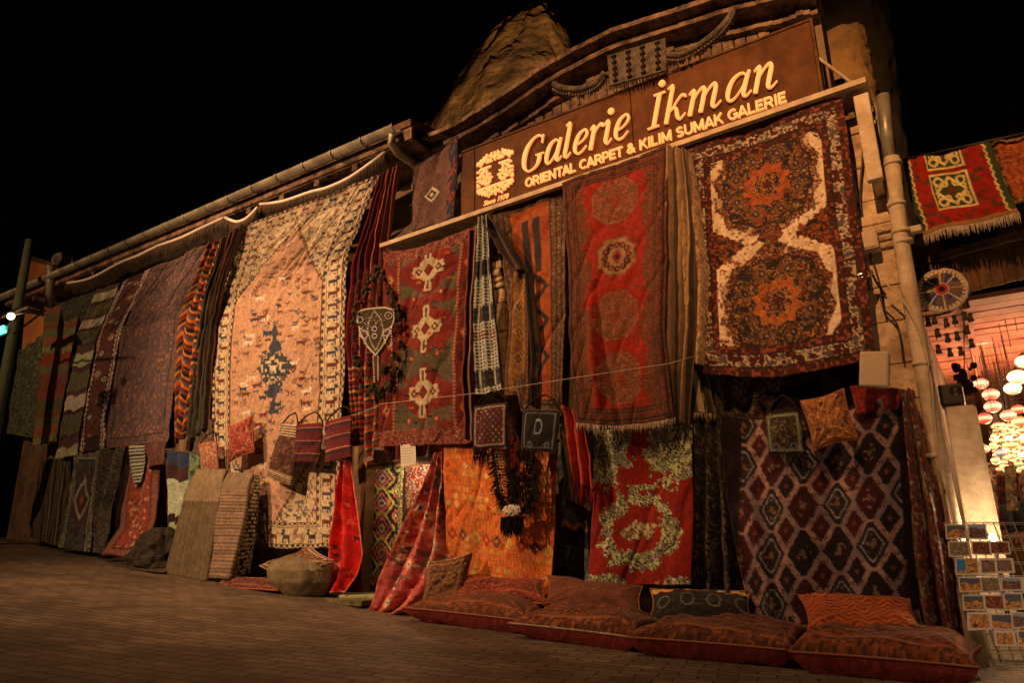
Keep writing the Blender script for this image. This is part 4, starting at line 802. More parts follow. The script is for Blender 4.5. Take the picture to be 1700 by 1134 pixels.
C('dark_twisted_band', 'dark twisted woven band slanting down from the top of the checked strip', 'cloth', [(798, 361, -.47), (826, 412, -.47), (850, 448, -.47)], [(812, 356, -.47), (846, 400, -.47), (874, 450, -.47)], -.44, p_long([(.02, (60, 30, 20)), (.04, (30, 20, 16)), (.02, (90, 50, 30))], .8), folds=[fold(1.2, .03, 0, .6)])
C('golden_strip', 'golden brown patterned strip hanging free in front of the pale pillar', 'cloth', [(852, 444, -.42), (846, 540, -.4), (837, 658, -.38)], [(872, 446, -.42), (878, 540, -.4), (877, 668, -.38)], -.4, pal_runner([(140, 80, 32), (120, 66, 28), (155, 92, 40)], [(120, 60, 28), (160, 105, 50), (95, 50, 24), (150, 90, 40)], [(110, 58, 26), (70, 34, 18), (60, 30, 18)], .8, meds=5), folds=[fold(1, .02)], hem=-.02)
C('black_band', 'black narrow woven band hanging down over the orange rug', 'cloth', [(872, 450, -.43), (879, 560, -.41), (882, 672, -.38)], [(884, 454, -.43), (896, 560, -.41), (893, 680, -.38)], -.4, p_long([(.02, (34, 24, 18)), (.03, (20, 16, 14)), (.012, (90, 52, 30))], .8), folds=[fold(1, .02)])
o = C('tall_red_rug', 'tall bright red rug with four octagon medallions and a cream fringe', 'rug', [(933, 304), (942, 420), (945, 560), (958, 702)], [(1111, 239), (1108, 420), (1108, 560), (1121, 694)], -.55, p_redmed, res=.0085, folds=[dent(.27, .75, .05, .35, .05), dent(.93, .6, .05, .5, .03), lambda u, v: -.035*np.exp(-((u-.15-.3*v)/.035)**2)*v, fold(1.2, .015)], hem=.03)
fringe(o, hem_pts(o, 40), .075, 75, M_CREAMWOOL, .0035, seed=2)
C('rumpled_tan_rug', 'rumpled tan backed rug hanging in folds right of the tall red rug', 'rug', [(1110, 242, -.52), (1106, 400, -.48), (1110, 560, -.46), (1116, 702, -.44)], [(1142, 250, -.52), (1160, 400, -.48), (1150, 570, -.46), (1140, 704, -.44)], -.45, p_long([(.16, (150, 98, 58)), (.05, (60, 38, 24)), (.10, (120, 76, 46)), (.05, (50, 32, 22)), (.12, (160, 106, 64)), (.03, (56, 36, 24))], .8), folds=[fold(2.6, .07, 0, .3), fold(5.5, .015, 0, .8)], tw=.8)
C('folded_tan_rug', 'folded tan rug with curled edge beside the double medallion carpet', 'rug', [(1126, 252, -.46), (1138, 380, -.44), (1142, 500, -.42), (1142, 604, -.4)], [(1146, 256, -.46), (1166, 380, -.44), (1180, 470, -.42), (1176, 610, -.4)], -.33, p_mot([(185, 125, 78), (160, 104, 64), (178, 120, 74), (120, 76, 48)], .8, .05, 7), folds=[fold(1.4, .07, 1, .25)], tw=.6)
o = C('cream_striped_end', 'cream and dark striped fringed cloth end below the folded tan rug', 'cloth', [(1136, 598), (1142, 640), (1150, 684)], [(1168, 596), (1178, 640), (1186, 688)], -.26, p_long([(.05, (70, 46, 34)), (.06, (165, 118, 80)), (.05, (50, 34, 28)), (.03, (120, 80, 54))], .75), folds=[fold(1.5, .02)])
fringe(o, hem_pts(o, 12), .06, 22, M_CREAMWOOL, .003, seed=5)
C('double_medallion_carpet', 'large carpet with two round dark floral medallions on cream, hung under the ledge', 'carpet', [(1142, 247), (1150, 420), (1162, 620)], [(1399, 161), (1424, 360), (1456, 592)], -.37, p_double, res=.0075, folds=[fold(1.3, .02, 1), dent(.2, .7, .1, .4, .02)], hem=.07)
o = C('dark_flowered_rug', 'dark floral rug end bunched under the double medallion carpet', 'rug', [(1165, 598), (1175, 640), (1190, 700)], [(1300, 625), (1290, 650), (1270, 712)], -.13, p_mot([(34, 20, 15), (56, 32, 22), (28, 18, 14), (95, 70, 48), (60, 20, 14)], .6, .06, 9), folds=[fold(3, .02)])
C('dark_shop_cloth', 'plain dark cloth hanging behind the two hung bags right of centre', 'cloth', [(1255, 630), (1262, 690), (1270, 760)], [(1420, 610), (1430, 680), (1440, 760)], -.11, p_mot([(26, 15, 10), (36, 20, 14)], .6, .1, 2))
# lower storey
C('orange_kilim', 'bright orange kilim with rows of tiny motifs hanging behind the black tasselled collar', 'kilim', [(738, 738), (742, 850), (746, 962)], [(923, 752), (920, 880), (914, 1003)], -.33, p_orange, res=.0085, folds=[dent(.2, .7, .08, .3, .04), fold(1.6, .02, 2)])
C('pink_flowered_cloth', 'long pink flowered cloth sweeping from a point down onto the paving', 'cloth', [(730, 739, -.22), (708, 810, -.3), (668, 890, -.45), (632, 962, -.6), (618, 1012, -.72), (596, 1030, -.8)], [(747, 741, -.22), (747, 843, -.26), (744, 930, -.4), (730, 985, -.6), (700, 1012, -.72), (640, 1032, -.8)], -.3, p_pink, folds=[fold(2.6, .05, 0, .35, -.6), fold(6, .012, 1, .5, -.8)], tw=.75, th=1.7)
C('grey_flowered_rug', 'grey green rug with small orange peaks, half hidden right of the orange kilim', 'rug', [(924, 736), (930, 860), (936, 952)], [(976, 730), (976, 850), (980, 968)], -.13, lambda x, y, W, H: (lambda c, z: (put(c, z, A(165, 96, 40, .6)), put(c, (y > H*.63+.08*abs(((x/.12) % 1)-.5)) & (y < H*.78), A(40, 26, 18, .6)), c)[-1])(mott(x, y, .07, [A(84, 78, 58, .6), A(66, 60, 46, .6), A(92, 80, 60, .6), A(50, 44, 36, .6)], 4), abs(y-H*.62-.08*abs(((x/.12) % 1)-.5)) < .03), folds=[fold(1.2, .02)])
C('dark_hanging_cloth', 'dark striped cloth in shadow between the orange kilim and the rose carpet', 'cloth', [(926, 690), (934, 760), (940, 830)], [(972, 690), (975, 760), (985, 850)], -.2, p_long([(.03, (60, 40, 26)), (.02, (120, 84, 56)), (.05, (40, 26, 18)), (.02, (30, 34, 40))], .6), folds=[fold(2, .03, 0, .4)])
C('rose_carpet', 'red carpet with green and cream rose wreath', 'carpet', [(986, 716), (984, 850), (977, 970)], [(1150, 706), (1152, 850), (1150, 972)], -.30, p_rose, res=.0085, folds=[fold(1.4, .02)])
o = C('red_shawl', 'narrow rust red shawl with long fringe hanging left of the rose carpet', 'shawl', [(934, 672, -.46), (945, 740, -.44), (955, 800, -.42)], [(968, 690, -.46), (980, 750, -.44), (988, 812, -.42)], -.45, p_long([(.05, (150, 40, 18)), (.02, (110, 28, 14)), (.03, (170, 54, 28))], .65), folds=[fold(2, .03, 0, .4)])
fringe(o, hem_pts(o, 14), .16, 34, M_REDW, .004, seed=7)
C('dark_floral_drape', 'dark rug with faint yellow flowers hanging in shadow beside the rose carpet', 'rug', [(1152, 620), (1156, 780), (1150, 985)], [(1196, 650), (1212, 820), (1232, 990)], -.2, p_mot([(22, 14, 10), (32, 20, 14), (26, 16, 12), (28, 18, 14), (84, 62, 34), (22, 15, 12)], .5, .07, 14), folds=[fold(2.4, .05, 1, .2)], tw=.6)
C('diamond_lattice_carpet', 'wide dark carpet with mauve lattice round big dark diamonds', 'carpet', [(1192, 688, -.2), (1206, 820, -.28), (1228, 950, -.42), (1250, 1046, -.5)], [(1499, 650, -.2), (1509, 800, -.22), (1516, 920, -.26), (1524, 1012, -.3)], -.3, lambda x, y, W, H: p_purple(x, y, W, H, .60), res=.008, anch=1, folds=[fold(2.2, .03, 2, .2, -.8), dent(.14, .7, .05, .4, .06), dent(.02, .6, .06, .5, -.04)], sag=.10)
C('red_flowered_drape', 'dark red rug with pale flowers hanging along the foot of the downpipe', 'rug', [(1499, 648, -.2), (1512, 800, -.3), (1528, 960, -.42), (1545, 1060, -.5)], [(1516, 646, -.2), (1556, 800, -.3), (1586, 950, -.42), (1602, 1082, -.5)], -.3, p_mot([(90, 24, 14), (48, 22, 16), (110, 36, 20), (36, 20, 14), (70, 26, 18), (126, 92, 62)], .5, .07, 19), folds=[fold(1.8, .05, .5, .1), fold(5, .008)], tw=.5)
C('red_top_cloth', 'folded dark red cloth over the top edge of the lattice carpet', 'cloth', [(1412, 640, -.26), (1418, 662, -.27), (1424, 690, -.27)], [(1500, 646, -.22), (1496, 662, -.27), (1490, 678, -.27)], -.26, p_mot([(96, 18, 16), (76, 14, 14), (110, 24, 18)], .55, .08, 4), folds=[fold(1.5, .02)])
# doorway
C('bright_ikat_runner', 'brightly lit purple and yellow diamond runner inside the doorway', 'runner', [(603, 776), (603, 870), (604, 985)], [(669, 776), (668, 870), (660, 985)], .14, p_ikat, res=.009, folds=[fold(1, .01)])
C('doorway_floral_rug', 'lit red rug with cream flowers deeper in the doorway', 'rug', [(671, 758), (671, 800), (672, 846)], [(728, 744), (722, 790), (716, 846)], .3, p_mot([(170, 40, 26), (205, 150, 100), (180, 60, 40), (90, 30, 26), (220, 180, 130), (150, 30, 26)], .8, .06, 8))
o = C('dark_red_valance', 'dark red fringed cloth across the top of the doorway', 'cloth', [(604, 742), (604, 758), (605, 772)], [(740, 712), (738, 735), (736, 752)], -.06, p_long([(.04, (70, 14, 14)), (.02, (40, 12, 16)), (.03, (96, 20, 16))], .7), folds=[fold(5, .02)], tw=1.2)
C('doorway_dark_cloth', 'dark brown cloth hanging low in the doorway beside the bright runner', 'cloth', [(628, 880), (628, 930), (628, 985)], [(668, 850), (690, 920), (690, 985)], .2, p_mot([(40, 24, 14), (60, 34, 18), (30, 18, 12)], .7, .07, 3))
C('red_star_cloth', 'bright red cloth with scattered stars hanging from a point by the doorway', 'cloth', [(571, 764, -.25), (560, 830, -.25), (551, 890, -.26), (549, 945, -.28), (534, 984, -.4)], [(577, 764, -.25), (589, 850, -.25), (603, 922, -.28), (594, 955, -.30), (572, 986, -.4)], -.25, p_star, folds=[fold(1.7, .04, 1, .2), fold(4, .008)], tw=.5)
C('red_star_cloth_tail', 'dark red folded end behind the hem of the bright red star cloth', 'cloth', [(566, 930), (562, 960), (556, 984)], [(600, 930), (602, 958), (606, 984)], -.22, p_mot([(110, 14, 12), (80, 12, 10)], .7, .08, 2))
# lower left
C('dark_streaked_rug', 'dark streaked rug leaning at the far left of the lower row', 'rug', [(69, 764, -.12), (60, 820, -.16), (49, 893, -.3)], [(118, 755, -.12), (108, 840, -.16), (96, 908, -.3)], -.2, p_long([(.03, (48, 40, 26)), (.03, (30, 22, 16)), (.02, (88, 42, 24)), (.03, (60, 50, 36)), (.02, (28, 20, 16)), (.02, (92, 76, 50))], .42), folds=[fold(2.5, .02, 0, .5)])
C('grey_medallion_runner', 'greyish runner with pale borders and one tall pointed medallion, in the lower left row', 'runner', [(125, 747, -.15), (112, 840, -.2), (97, 910, -.4)], [(166, 746, -.15), (157, 840, -.2), (147, 917, -.4)], -.2, lambda x, y, W, H: (lambda c, e, d: (put(c, d < 1, A(64, 36, 32, .42)), put(c, abs(d-.55) < .09, A(128, 108, 80, .42)), put(c, d < .16, A(120, 60, 40, .42)), put(c, e < .2*W, A(112, 92, 66, .42)), put(c, (e < .15*W) & (cell(x, y, .02, 4) > .5), A(50, 44, 34, .42)), put(c, abs(e-.2*W) < .008, A(30, 24, 20, .42)), c)[-1])(mott(x, y, .06, [A(50, 42, 36, .42), A(78, 66, 50, .42), A(40, 30, 28, .42)], 4), np.minimum(np.minimum(x, W-x), y*.8+.02), dia(step(x, .015), step(y, .015), W/2, H*.47, W*.42, H*.36)), folds=[fold(1, .01)])
C('twisted_grey_rug', 'twisted dark grey floral rug between the medallion runner and the shadow gap', 'rug', [(168, 746, -.14), (160, 840, -.18), (151, 916, -.4)], [(208, 742, -.14), (180, 840, -.18), (174, 922, -.4)], -.18, p_mot([(58, 48, 38), (34, 26, 22), (84, 68, 50), (44, 30, 24), (70, 40, 30)], .42, .05, 7), folds=[fold(1.5, .05, 0, .6)])
C('gap_shade_sheet', 'almost black sheet standing in for shade in the gap left of the dotted red rug', 'cloth', [(206, 742), (184, 840), (174, 918)], [(240, 738), (214, 830), (198, 915)], -.1, p_mot([(20, 12, 9), (30, 16, 12)], .42, .09, 7), folds=[fold(2, .03)])  # near-black sheet put into the gap in place of its shade
C('dotted_red_rug', 'brick red rug with small dotted flowers flowing onto the ground at lower left', 'rug', [(222, 742, -.16), (207, 840, -.22), (200, 880, -.3), (170, 922, -.55)], [(272, 735, -.16), (259, 800, -.2), (256, 862, -.3), (234, 928, -.5)], -.2, pal_runner([(96, 34, 20), (110, 40, 22), (84, 30, 20)], [(110, 40, 22), (60, 30, 30), (110, 40, 22), (130, 80, 50)], [(80, 30, 20), (100, 60, 44), (50, 26, 20)], .42, spots=(70, .05, (140, 92, 66)), meds=5), folds=[fold(1.6, .03, 0, .3)])
C('white_barred_cloth', 'small cloth with white crossbars above the dotted red rug', 'cloth', [(213, 741), (216, 770), (222, 806)], [(241, 739), (240, 770), (234, 800)], -.24, p_stripes([(.025, (136, 118, 90)), (.025, (36, 28, 22))], .45), folds=[fold(1, .02)])
C('small_red_saddle_rug', 'small dull red rug hung over the top of the dotted red rug', 'rug', [(243, 736), (244, 778)], [(275, 733), (270, 768)], -.26, p_mot([(72, 34, 26), (54, 28, 24), (84, 44, 32)], .42, .05, 8), folds=[fold(1, .02)])
C('white_blue_kilim', 'kilim with blue top, white and black bands behind the leaning mats', 'kilim', [(276, 748), (280, 820), (284, 888)], [(322, 752), (318, 800), (303, 880)], -.2, p_stripes([(.2, (34, 40, 52)), (.18, (50, 26, 22)), (.42, (150, 138, 100)), (.1, (40, 24, 22)), (.3, (140, 128, 94)), (.3, (26, 18, 14))], .5, .03), folds=[fold(2, .03, 0, .2)])
C('green_leaf_cloth', 'pale green crumpled cloth beside the white banded kilim', 'cloth', [(318, 752), (312, 800), (300, 850)], [(334, 760), (330, 790), (312, 860)], -.28, p_mot([(90, 92, 56), (56, 60, 38), (112, 108, 74)], .5, .06, 3), folds=[fold(1.5, .03)])
C('dark_ground_rug', 'dark fringed rug lying on the paving at lower left', 'rug', [(150, 926, -.35), (115, 934, -.75)], [(290, 940, -.35), (268, 952, -.75)], -.4, p_mot([(40, 24, 18), (28, 18, 14), (60, 36, 26)], .42, .06, 6), wav=.02)
C('brown_patterned_back', 'brown rug behind the orange tasselled bag left of the animal carpet foot', 'rug', [(322, 700), (322, 760)], [(352, 696), (352, 770)], -.17, p_mot([(70, 46, 32), (50, 32, 24), (96, 66, 44)], .6, .05, 3), folds=[fold(1, .02)])
w0 = [P(a, b, y) for a, b, y in ((533, 1001, -.62), (575, 990, -.42), (628, 996, -.45), (600, 1013, -.75))]
zs = gz(-5.2); mb = MB(); mb.add([(w[0], w[1], zs-.02) for w in w0]+[(w[0], w[1], zs+.022) for w in w0], [(0, 3, 2, 1), (4, 5, 6, 7), (0, 1, 5, 4), (1, 2, 6, 5), (2, 3, 7, 6), (3, 0, 4, 7)]); tag(mb.build('drain_cover', mat('cover_stone', A(110, 82, 48, .6), color2=A(70, 50, 30, .6), noise=.3, nscale=8, bump=.6)), 'worn flat drain cover set in the paving before the lit doorway', 'drain cover')
# thick mats leaning at the animal carpet
def mat_(name, label, Lp, Rp, pat, th=.05):
    return cloth(name, label, 'mat', Lp, Rp, -.4, pat, thick=th, wav=.006, group='thick felt mats leaning on the animal carpet')
mat_('felt_mat', 'plain grey brown felt mat, left of the two leaning together', [(330, 781, -.30), (318, 800, -.38), (300, 860, -.5), (276, 953, -.62)], [(377, 781, -.30), (370, 800, -.38), (362, 860, -.5), (345, 966, -.66)], lambda x, y, W, H: np.where((abs(x-W*.5) < .006)[..., None], A(60, 44, 30, .75), np.where((y < H*.33)[..., None], A(130, 94, 62, .8), p_long([(.01, (100, 72, 46)), (.008, (76, 52, 32)), (.012, (108, 80, 52))], .85)(x, y, W, H)))*(.85+.3*fbm(x, y, .05, 3)[..., None]))
mat_('felt_mat', 'crossbarred grey and pink felt mat, right of the two leaning together', [(381, 786, -.30), (370, 805, -.38), (356, 860, -.5), (337, 960, -.62)], [(421, 788, -.30), (414, 805, -.38), (405, 870, -.5), (384, 962, -.64)], lambda x, y, W, H: np.where((abs(x-W*.5) < .005)[..., None], A(90, 60, 44, .8), np.where((y < H*.2)[..., None], A(124, 90, 62, .8), p_stripes([(.02, (150, 102, 72)), (.018, (98, 70, 52))], .85)(x, y, W, H)))*(.85+.3*fbm(x, y, .04, 5)[..., None]))
C('dotted_dark_runner', 'black runner with rows of pale dots leaning beside the felt mats', 'runner', [(423, 789, -.28), (415, 830, -.4), (406, 880, -.48), (387, 958, -.58)], [(432, 790, -.24), (430, 830, -.3), (426, 880, -.34), (414, 952, -.4)], -.3, lambda x, y, W, H: np.where(((cell(x, y, .03, 3) > .3) & (np.hypot((x % .045)-.0225, (y % .045)-.0225) < .016))[..., None], A(190, 140, 90, .8), A(30, 20, 16, .7)), tw=.3)
# ================================================================== bags, cushions
M_PIPE = mat('piping_cord', A(120, 60, 34, .5), rough=.9)
def pillow(name, label, c, ax, ay, h, pat, pat2=None, group=None, cat='cushion', n=64, seed=0, tassel=False, pinch=.10):
    """cushion: centre, half axis vectors of its face, full thickness"""
    c = np.array(c, float); ax = np.array(ax, float); ay = np.array(ay, float); nz = np.cross(ax, ay); nz /= np.linalg.norm(nz)
    t = empty(name, tuple(c), label, cat, group); g1 = np.linspace(-1, 1, n); a, b = np.meshgrid(g1, g1)
    aa = a*(1-pinch*(1-b*b)); bb = b*(1-pinch*(1-a*a)); pr = (np.clip(1-abs(a)**3.2, 0, 1)*np.clip(1-abs(b)**3.2, 0, 1))**.55
    nse = fbm(a*.5+seed, b*.5, .45, seed)-.5; rr_ = np.hypot(abs(a)-1, abs(b)-1); nse = nse*1.1-.12*np.exp(-((rr_-.0)/.9)**2)*np.sin(np.arctan2(1-abs(b), 1-abs(a))*13+seed)+.10*(vn(a+seed, b, .16, seed+4)-.5); W = 2*np.linalg.norm(ax); H = 2*np.linalg.norm(ay)
    for k, (nm, sgn, pt) in enumerate((('cover', 1, pat), ('backing', -1, pat2 or pat))):
        pq = pr if sgn > 0 or pat2 is None else np.minimum(1, (1-np.maximum(abs(a), abs(b)))*4)**.6
        v = c+aa[..., None]*ax+bb[..., None]*ay+nz*((pq*(.5+.35*nse)*h)*sgn+.03*nse)[..., None]
        idx = np.arange(n*n).reshape(n, n); f = np.stack([idx[:-1, :-1], idx[:-1, 1:], idx[1:, 1:], idx[1:, :-1]], -1).reshape(-1, 4)
        if sgn < 0: f = f[:, ::-1]
        link(nm, v.reshape(-1, 3), f, VELVET, t, True, np.asarray(pt((a+1)/2*W, (b+1)/2*H, W, H), float).reshape(-1, 3))
    e = []
    for q in np.linspace(-1, 1, 14): e.append((q, -1))
    for q in np.linspace(-1, 1, 14)[1:]: e.append((1, q))
    for q in np.linspace(1, -1, 14)[1:]: e.append((q, 1))
    for q in np.linspace(1, -1, 14)[1:]: e.append((-1, q))
    mb = MB(); mb.tube([c+p*(1-pinch*(1-q*q))*ax+q*(1-pinch*(1-p*p))*ay for p, q in e], .007, n=5, caps=False); mb.build('piping', M_PIPE if not tassel else M_CREAMWOOL, t, True)
    return t
def p_velvet(k, a=(120, 52, 22), b=(66, 30, 16), c2=(150, 78, 36), seed=0):
    def f(x, y, W, H):
        c = mott(x, y, .022, [A(*a, k), A(*b, k), A(*a, k), A(*c2, k), A(*a, k)], seed); z = ((y+.02*abs(((x/.07) % 1)-.5)*2)/.05) % 1; c[z < .25] = A(*b, k); e = edge(x, y, W, H); c[abs(e-.05) < .008] = A(*c2, k); return c
    return f
PINKB = lambda k: p_mot([(112, 32, 25), (96, 26, 21), (122, 38, 30)], k, .12, 3)
def floor_cushion(label, xa, xb, py, Y, dep, h, seed, k, tassel=False, tilt=.03, b=None, a=None, c2=None):
    A0 = P(xa, py, Y); B0 = P(xb, py, Y); cx = (A0[0]+B0[0])/2; z = gz(cx)+h*.48+.01
    sl = (gz(B0[0])-gz(A0[0]))/2
    return pillow('floor_cushion', label, (cx, Y+dep/2-.1, z), ((B0[0]-A0[0])/2*.985, tilt*((seed % 4)-1), sl), (-.0, dep/2, .02), h, p_velvet(k, a or (76, 32, 16), b or (50, 22, 12), c2 or (112, 52, 24), seed), PINKB(k), 'velvet cushions lying in a row on the ground', seed=seed, tassel=tassel)
floor_cushion('brown velvet floor cushion with pink underside, leftmost of the front row', 688, 884, 1035, -.85, .5, .23, 3, .42, b=(70, 34, 20))
floor_cushion('dark brown floor cushion edged with a cream cord, second in the front row', 855, 1072, 1055, -.95, .5, .22, 5, .40, tassel=True)
floor_cushion('wide reddish brown floor cushion, third from the left in the front row', 1055, 1328, 1085, -.98, .5, .24, 7, .42)
floor_cushion('largest dark velvet floor cushion at the right end beside the postcard rack', 1318, 1632, 1110, -1.02, .52, .25, 9, .42, a=(96, 38, 16), b=(52, 24, 12))
def P3(a, b, Y): return np.array(P(a, b, Y))
def back_cushion(label, px, Y, h, k, seed, name='back_cushion', pat=None, pat2=None, group='cushions propped behind the front row', cat='cushion', tas=False):
    """four photo corners (top left, top right, bottom right, bottom left) with their depths"""
    q = [P3(a, b, y) for (a, b), y in zip(px, Y)]; c = sum(q)/4; ax = (q[1]+q[2]-q[0]-q[3])/4; ay = (q[0]+q[1]-q[2]-q[3])/4
    return pillow(name, label, c, ax*1.06, ay*1.06, h, pat or p_velvet(k, seed=seed), pat2, group, cat, seed=seed, tassel=tas)
back_cushion('upright brown cushion with pale edge leaning on the pink flowered cloth', [(716, 938), (780, 918), (772, 1005), (697, 1015)], (-.55, -.45, -.6, -.68), .16, .42, 4, pat=p_velvet(.42, (86, 46, 24), (50, 28, 16), (110, 66, 36), 4), tas=True)
back_cushion('low dark red cushion lying below the orange kilim', [(752, 962), (898, 966), (908, 1000), (745, 1000)], (-.4, -.4, -.62, -.65), .15, .42, 6, pat=p_velvet(.45, (104, 34, 18), (66, 24, 14), (130, 52, 28), 6))
back_cushion('plain brown cushion with tiny specks propped between kilim and rose carpet', [(914, 952), (1060, 982), (1068, 1022), (905, 1010)], (-.42, -.42, -.62, -.62), .15, .42, 8, pat=pal_runner([(82, 36, 20), (72, 32, 18), (90, 40, 22)], [(82, 36, 20)]*4, [(80, 36, 20)]*3, .42, spots=(40, .02, (120, 80, 44)), meds=2))
back_cushion('bright rust cushion with wavy rows leaning on the lattice carpet', [(1335, 990), (1500, 998), (1545, 1062), (1340, 1050)], (-.52, -.5, -.8, -.82), .16, .42, 9, pat=lambda x, y, W, H: np.where(((((y+.015*np.sin(x*60))/.035) % 1) < .5)[..., None], A(150, 58, 20, .42), A(96, 36, 16, .42)))
back_cushion('black embroidered saddle bag with orange dots below the dark drape', [(1085, 978), (1240, 985), (1250, 1036), (1078, 1032)], (-.4, -.4, -.6, -.6), .14, .4, 10, name='saddle_bag', cat='bag', pat=lambda x, y, W, H: (lambda c, e: (put(c, (abs(y-H*.86) < .018) & (cell(x, y, .03, 3) > .4), A(170, 100, 40, .42)), put(c, (abs(np.hypot((x % .2)-.1, y-H*.45)-.05) < .006), A(70, 60, 44, .42)), c)[-1])(mott(x, y, .07, [A(24, 17, 13, .42), A(34, 24, 18, .42), A(20, 14, 11, .42)], 3), 0))
back_cushion('striped edge cushion slumped over the grey boulder', [(430, 938), (520, 912), (548, 930), (468, 965)], (-.4, -.3, -.5, -.55), .12, .5, 11, pat=p_velvet(.6, (96, 44, 22), (66, 30, 16), (150, 110, 70), 6), tas=True)
back_cushion('flat dark red cushion with dotted edge on the paving by the felt mats', [(372, 957), (452, 962), (466, 980), (356, 976)], (-.5, -.5, -.72, -.72), .07, .5, 12, pat=p_velvet(.55, (80, 24, 16), (50, 18, 14), (110, 60, 40), 2))
rock('rug_heap', 'dark heap of folded rug at the foot of the dotted red rug', [(876, 262, 278), (884, 250, 288), (900, 240, 292), (925, 230, 292), (944, 222, 290), (952, 224, 288)], -.42, mat('heap_wool', A(30, 22, 16, .42), color2=A(48, 34, 24, .42), noise=.4, nscale=12, rough=.95, bump=.8, bscale=40), 8, dep=.7, amp=.22, cat='rug', nu=60, nv=50)
b = rock('boulder', 'grey boulder on the paving before the animal carpet', [(924, 490, 505), (932, 466, 532), (945, 458, 544), (965, 462, 546), (985, 474, 540), (998, 484, 528)], -.45, mat('boulder_stone', A(112, 84, 54, .6), color2=A(92, 68, 44, .6), noise=.2, nscale=9, bump=.4, bscale=14, rough=.95), 3, dep=.8, amp=.05, nu=50, nv=40)
GH = 'bags and cushions pinned to the hanging carpets'
back_cushion('small red cushion pinned high on the left border of the animal carpet', [(382, 712), (417, 688), (424, 752), (378, 764)], (-.3, -.3, -.3, -.3), .11, .7, 14, name='hanging_cushion', group=GH, pat=p_mot([(150, 34, 20), (96, 26, 16), (190, 110, 80), (120, 30, 20), (160, 50, 34)], .8, .045, 3))
back_cushion('orange brown cushion with peaked corners hung below the double medallion carpet', [(1332, 668), (1398, 648), (1424, 728), (1352, 745)], (-.42, -.42, -.42, -.42), .12, .6, 15, name='hanging_cushion', group=GH, pat=p_mot([(140, 74, 34), (110, 58, 28), (170, 96, 44), (90, 44, 24)], .62, .06, 3))
def bag(label, Lp, Rp, pat, tas=True, seed=0, handle=True, fr=M_BLACK, Y=-.32, name='woven_bag', top=None, drop=.05):
    o = cloth(name, label, 'bag', Lp, Rp, Y, pat, res=.007, folds=[lambda u, v: .035*np.sin(math.pi*u)**.7*np.sin(math.pi*np.clip(v, 0, 1))**.6], thick=.02, group=GH, wav=.006)
    p = o_p[o.name]
    if handle:
        h = MB(); a, b = p[0][0], p[0][-1]; m = (a+b)/2+np.array([0, .06, .14]); h.tube([a, (a+m)/2+[0, 0, .03], m, (b+m)/2+[0, 0, .03], b], .008, n=6); h.build('strap', fr, o, True)
    if tas: fringe(o, hem_pts(o, 12), drop, 26, fr, .004, seed=seed, name='tassels')
    return o
bag('flat red bag with orange motif left of the animal carpet foot', [(331, 738), (336, 782)], [(360, 732), (364, 778)], p_mot([(150, 96, 70), (150, 50, 24), (120, 60, 36), (170, 120, 84)], .7, .04, 3), Y=-.3, tas=False)
bag('slanting brown bag with white bars, third bag on the animal carpet', [(469, 704), (456, 745), (443, 790)], [(496, 706), (492, 760), (483, 806)], lambda x, y, W, H: (lambda c: (put(c, (y < H*.25) & (((y/.03) % 1) < .5), A(200, 150, 110, .9)), put(c, (y > H*.85) & (((y/.02) % 1) < .5), A(190, 140, 100, .9)), c)[-1])(mott(x, y, .05, [A(60, 30, 20, .8), A(90, 44, 28, .8), A(40, 26, 22, .8), A(120, 70, 44, .8)], 3)), Y=-.3, tas=False)
stripe_bag = lambda k: p_stripes([(.04, (96, 26, 26)), (.008, (170, 90, 50)), (.03, (56, 24, 34)), (.006, (30, 20, 24)), (.05, (84, 24, 26))], k)
bag('maroon striped flat bag pinned at the middle of the animal carpet', [(494, 706), (488, 766)], [(537, 703), (530, 768)], stripe_bag(.85), Y=-.32, tas=False)
bag('plum striped flat bag over the right border of the animal carpet', [(541, 701), (541, 769)], [(583, 690), (583, 758)], stripe_bag(.62), Y=-.34, tas=False)
bag('maroon woven bag with a grid of pale dots hanging below the checked strip', [(787, 676), (786, 745)], [(842, 669), (841, 742)], p_dotbag, Y=-.50, seed=4)
bag('black woven bag with a pale letter hanging before the orange kilim', [(869, 681), (868, 747)], [(930, 682), (924, 752)], p_darkbag(True), Y=-.48, seed=5)
bag('dark woven bag with pale frame hanging left of the peaked cushion', [(1274, 690), (1278, 752)], [(1328, 684), (1334, 750)], p_darkbag(False), Y=-.34, seed=6)
# ================================================================== beaded headdress, tasselled collar
def sphere_mesh(nm, m, r, seg=8, rings=5):
    mb = MB(); mb.ball((0, 0, 0), r, seg, rings); me = bpy.data.meshes.new(nm); me.from_pydata(mb.v, [], mb.f); me.polygons.foreach_set('use_smooth', [True]*len(me.polygons)); me.materials.append(m); return me
HY = -.42
hd = empty('beaded_headdress', tuple(P(623, 550, HY)), 'beaded camel headdress with white bead outlines and green pompoms', 'ornament')
sh = [(594, 519), (606, 514), (622, 512), (640, 511), (654, 515), (655, 530), (648, 552), (636, 574), (624, 590), (611, 576), (600, 556), (594, 536)]
W_ = [P(a, b, HY) for a, b in sh]; mb = MB(); mb.prism([(w[0], w[2]) for w in W_][::-1], HY, HY+.03); mb.build('plate', mat('plate_felt', (.05, .04, .045), color2=(.07, .06, .03), noise=.3, nscale=30, rough=.95), hd)
def dots(px, n, r=.0065, closed=False, y=HY-.006):
    beads = MB(); r *= 2.0
    q = [P(a, b, y) for a, b in px]+([P(*px[0], y)] if closed else []); d = np.r_[0, np.cumsum([np.linalg.norm(q[i+1]-q[i]) for i in range(len(q)-1)])]
    for t in np.linspace(0, d[-1], n, endpoint=not closed):
        beads.ball([np.interp(t, d, [w[k] for w in q]) for k in range(3)], r, 6, 4)
    beads.build('bead_row', M_WHITEBEAD, hd, True)
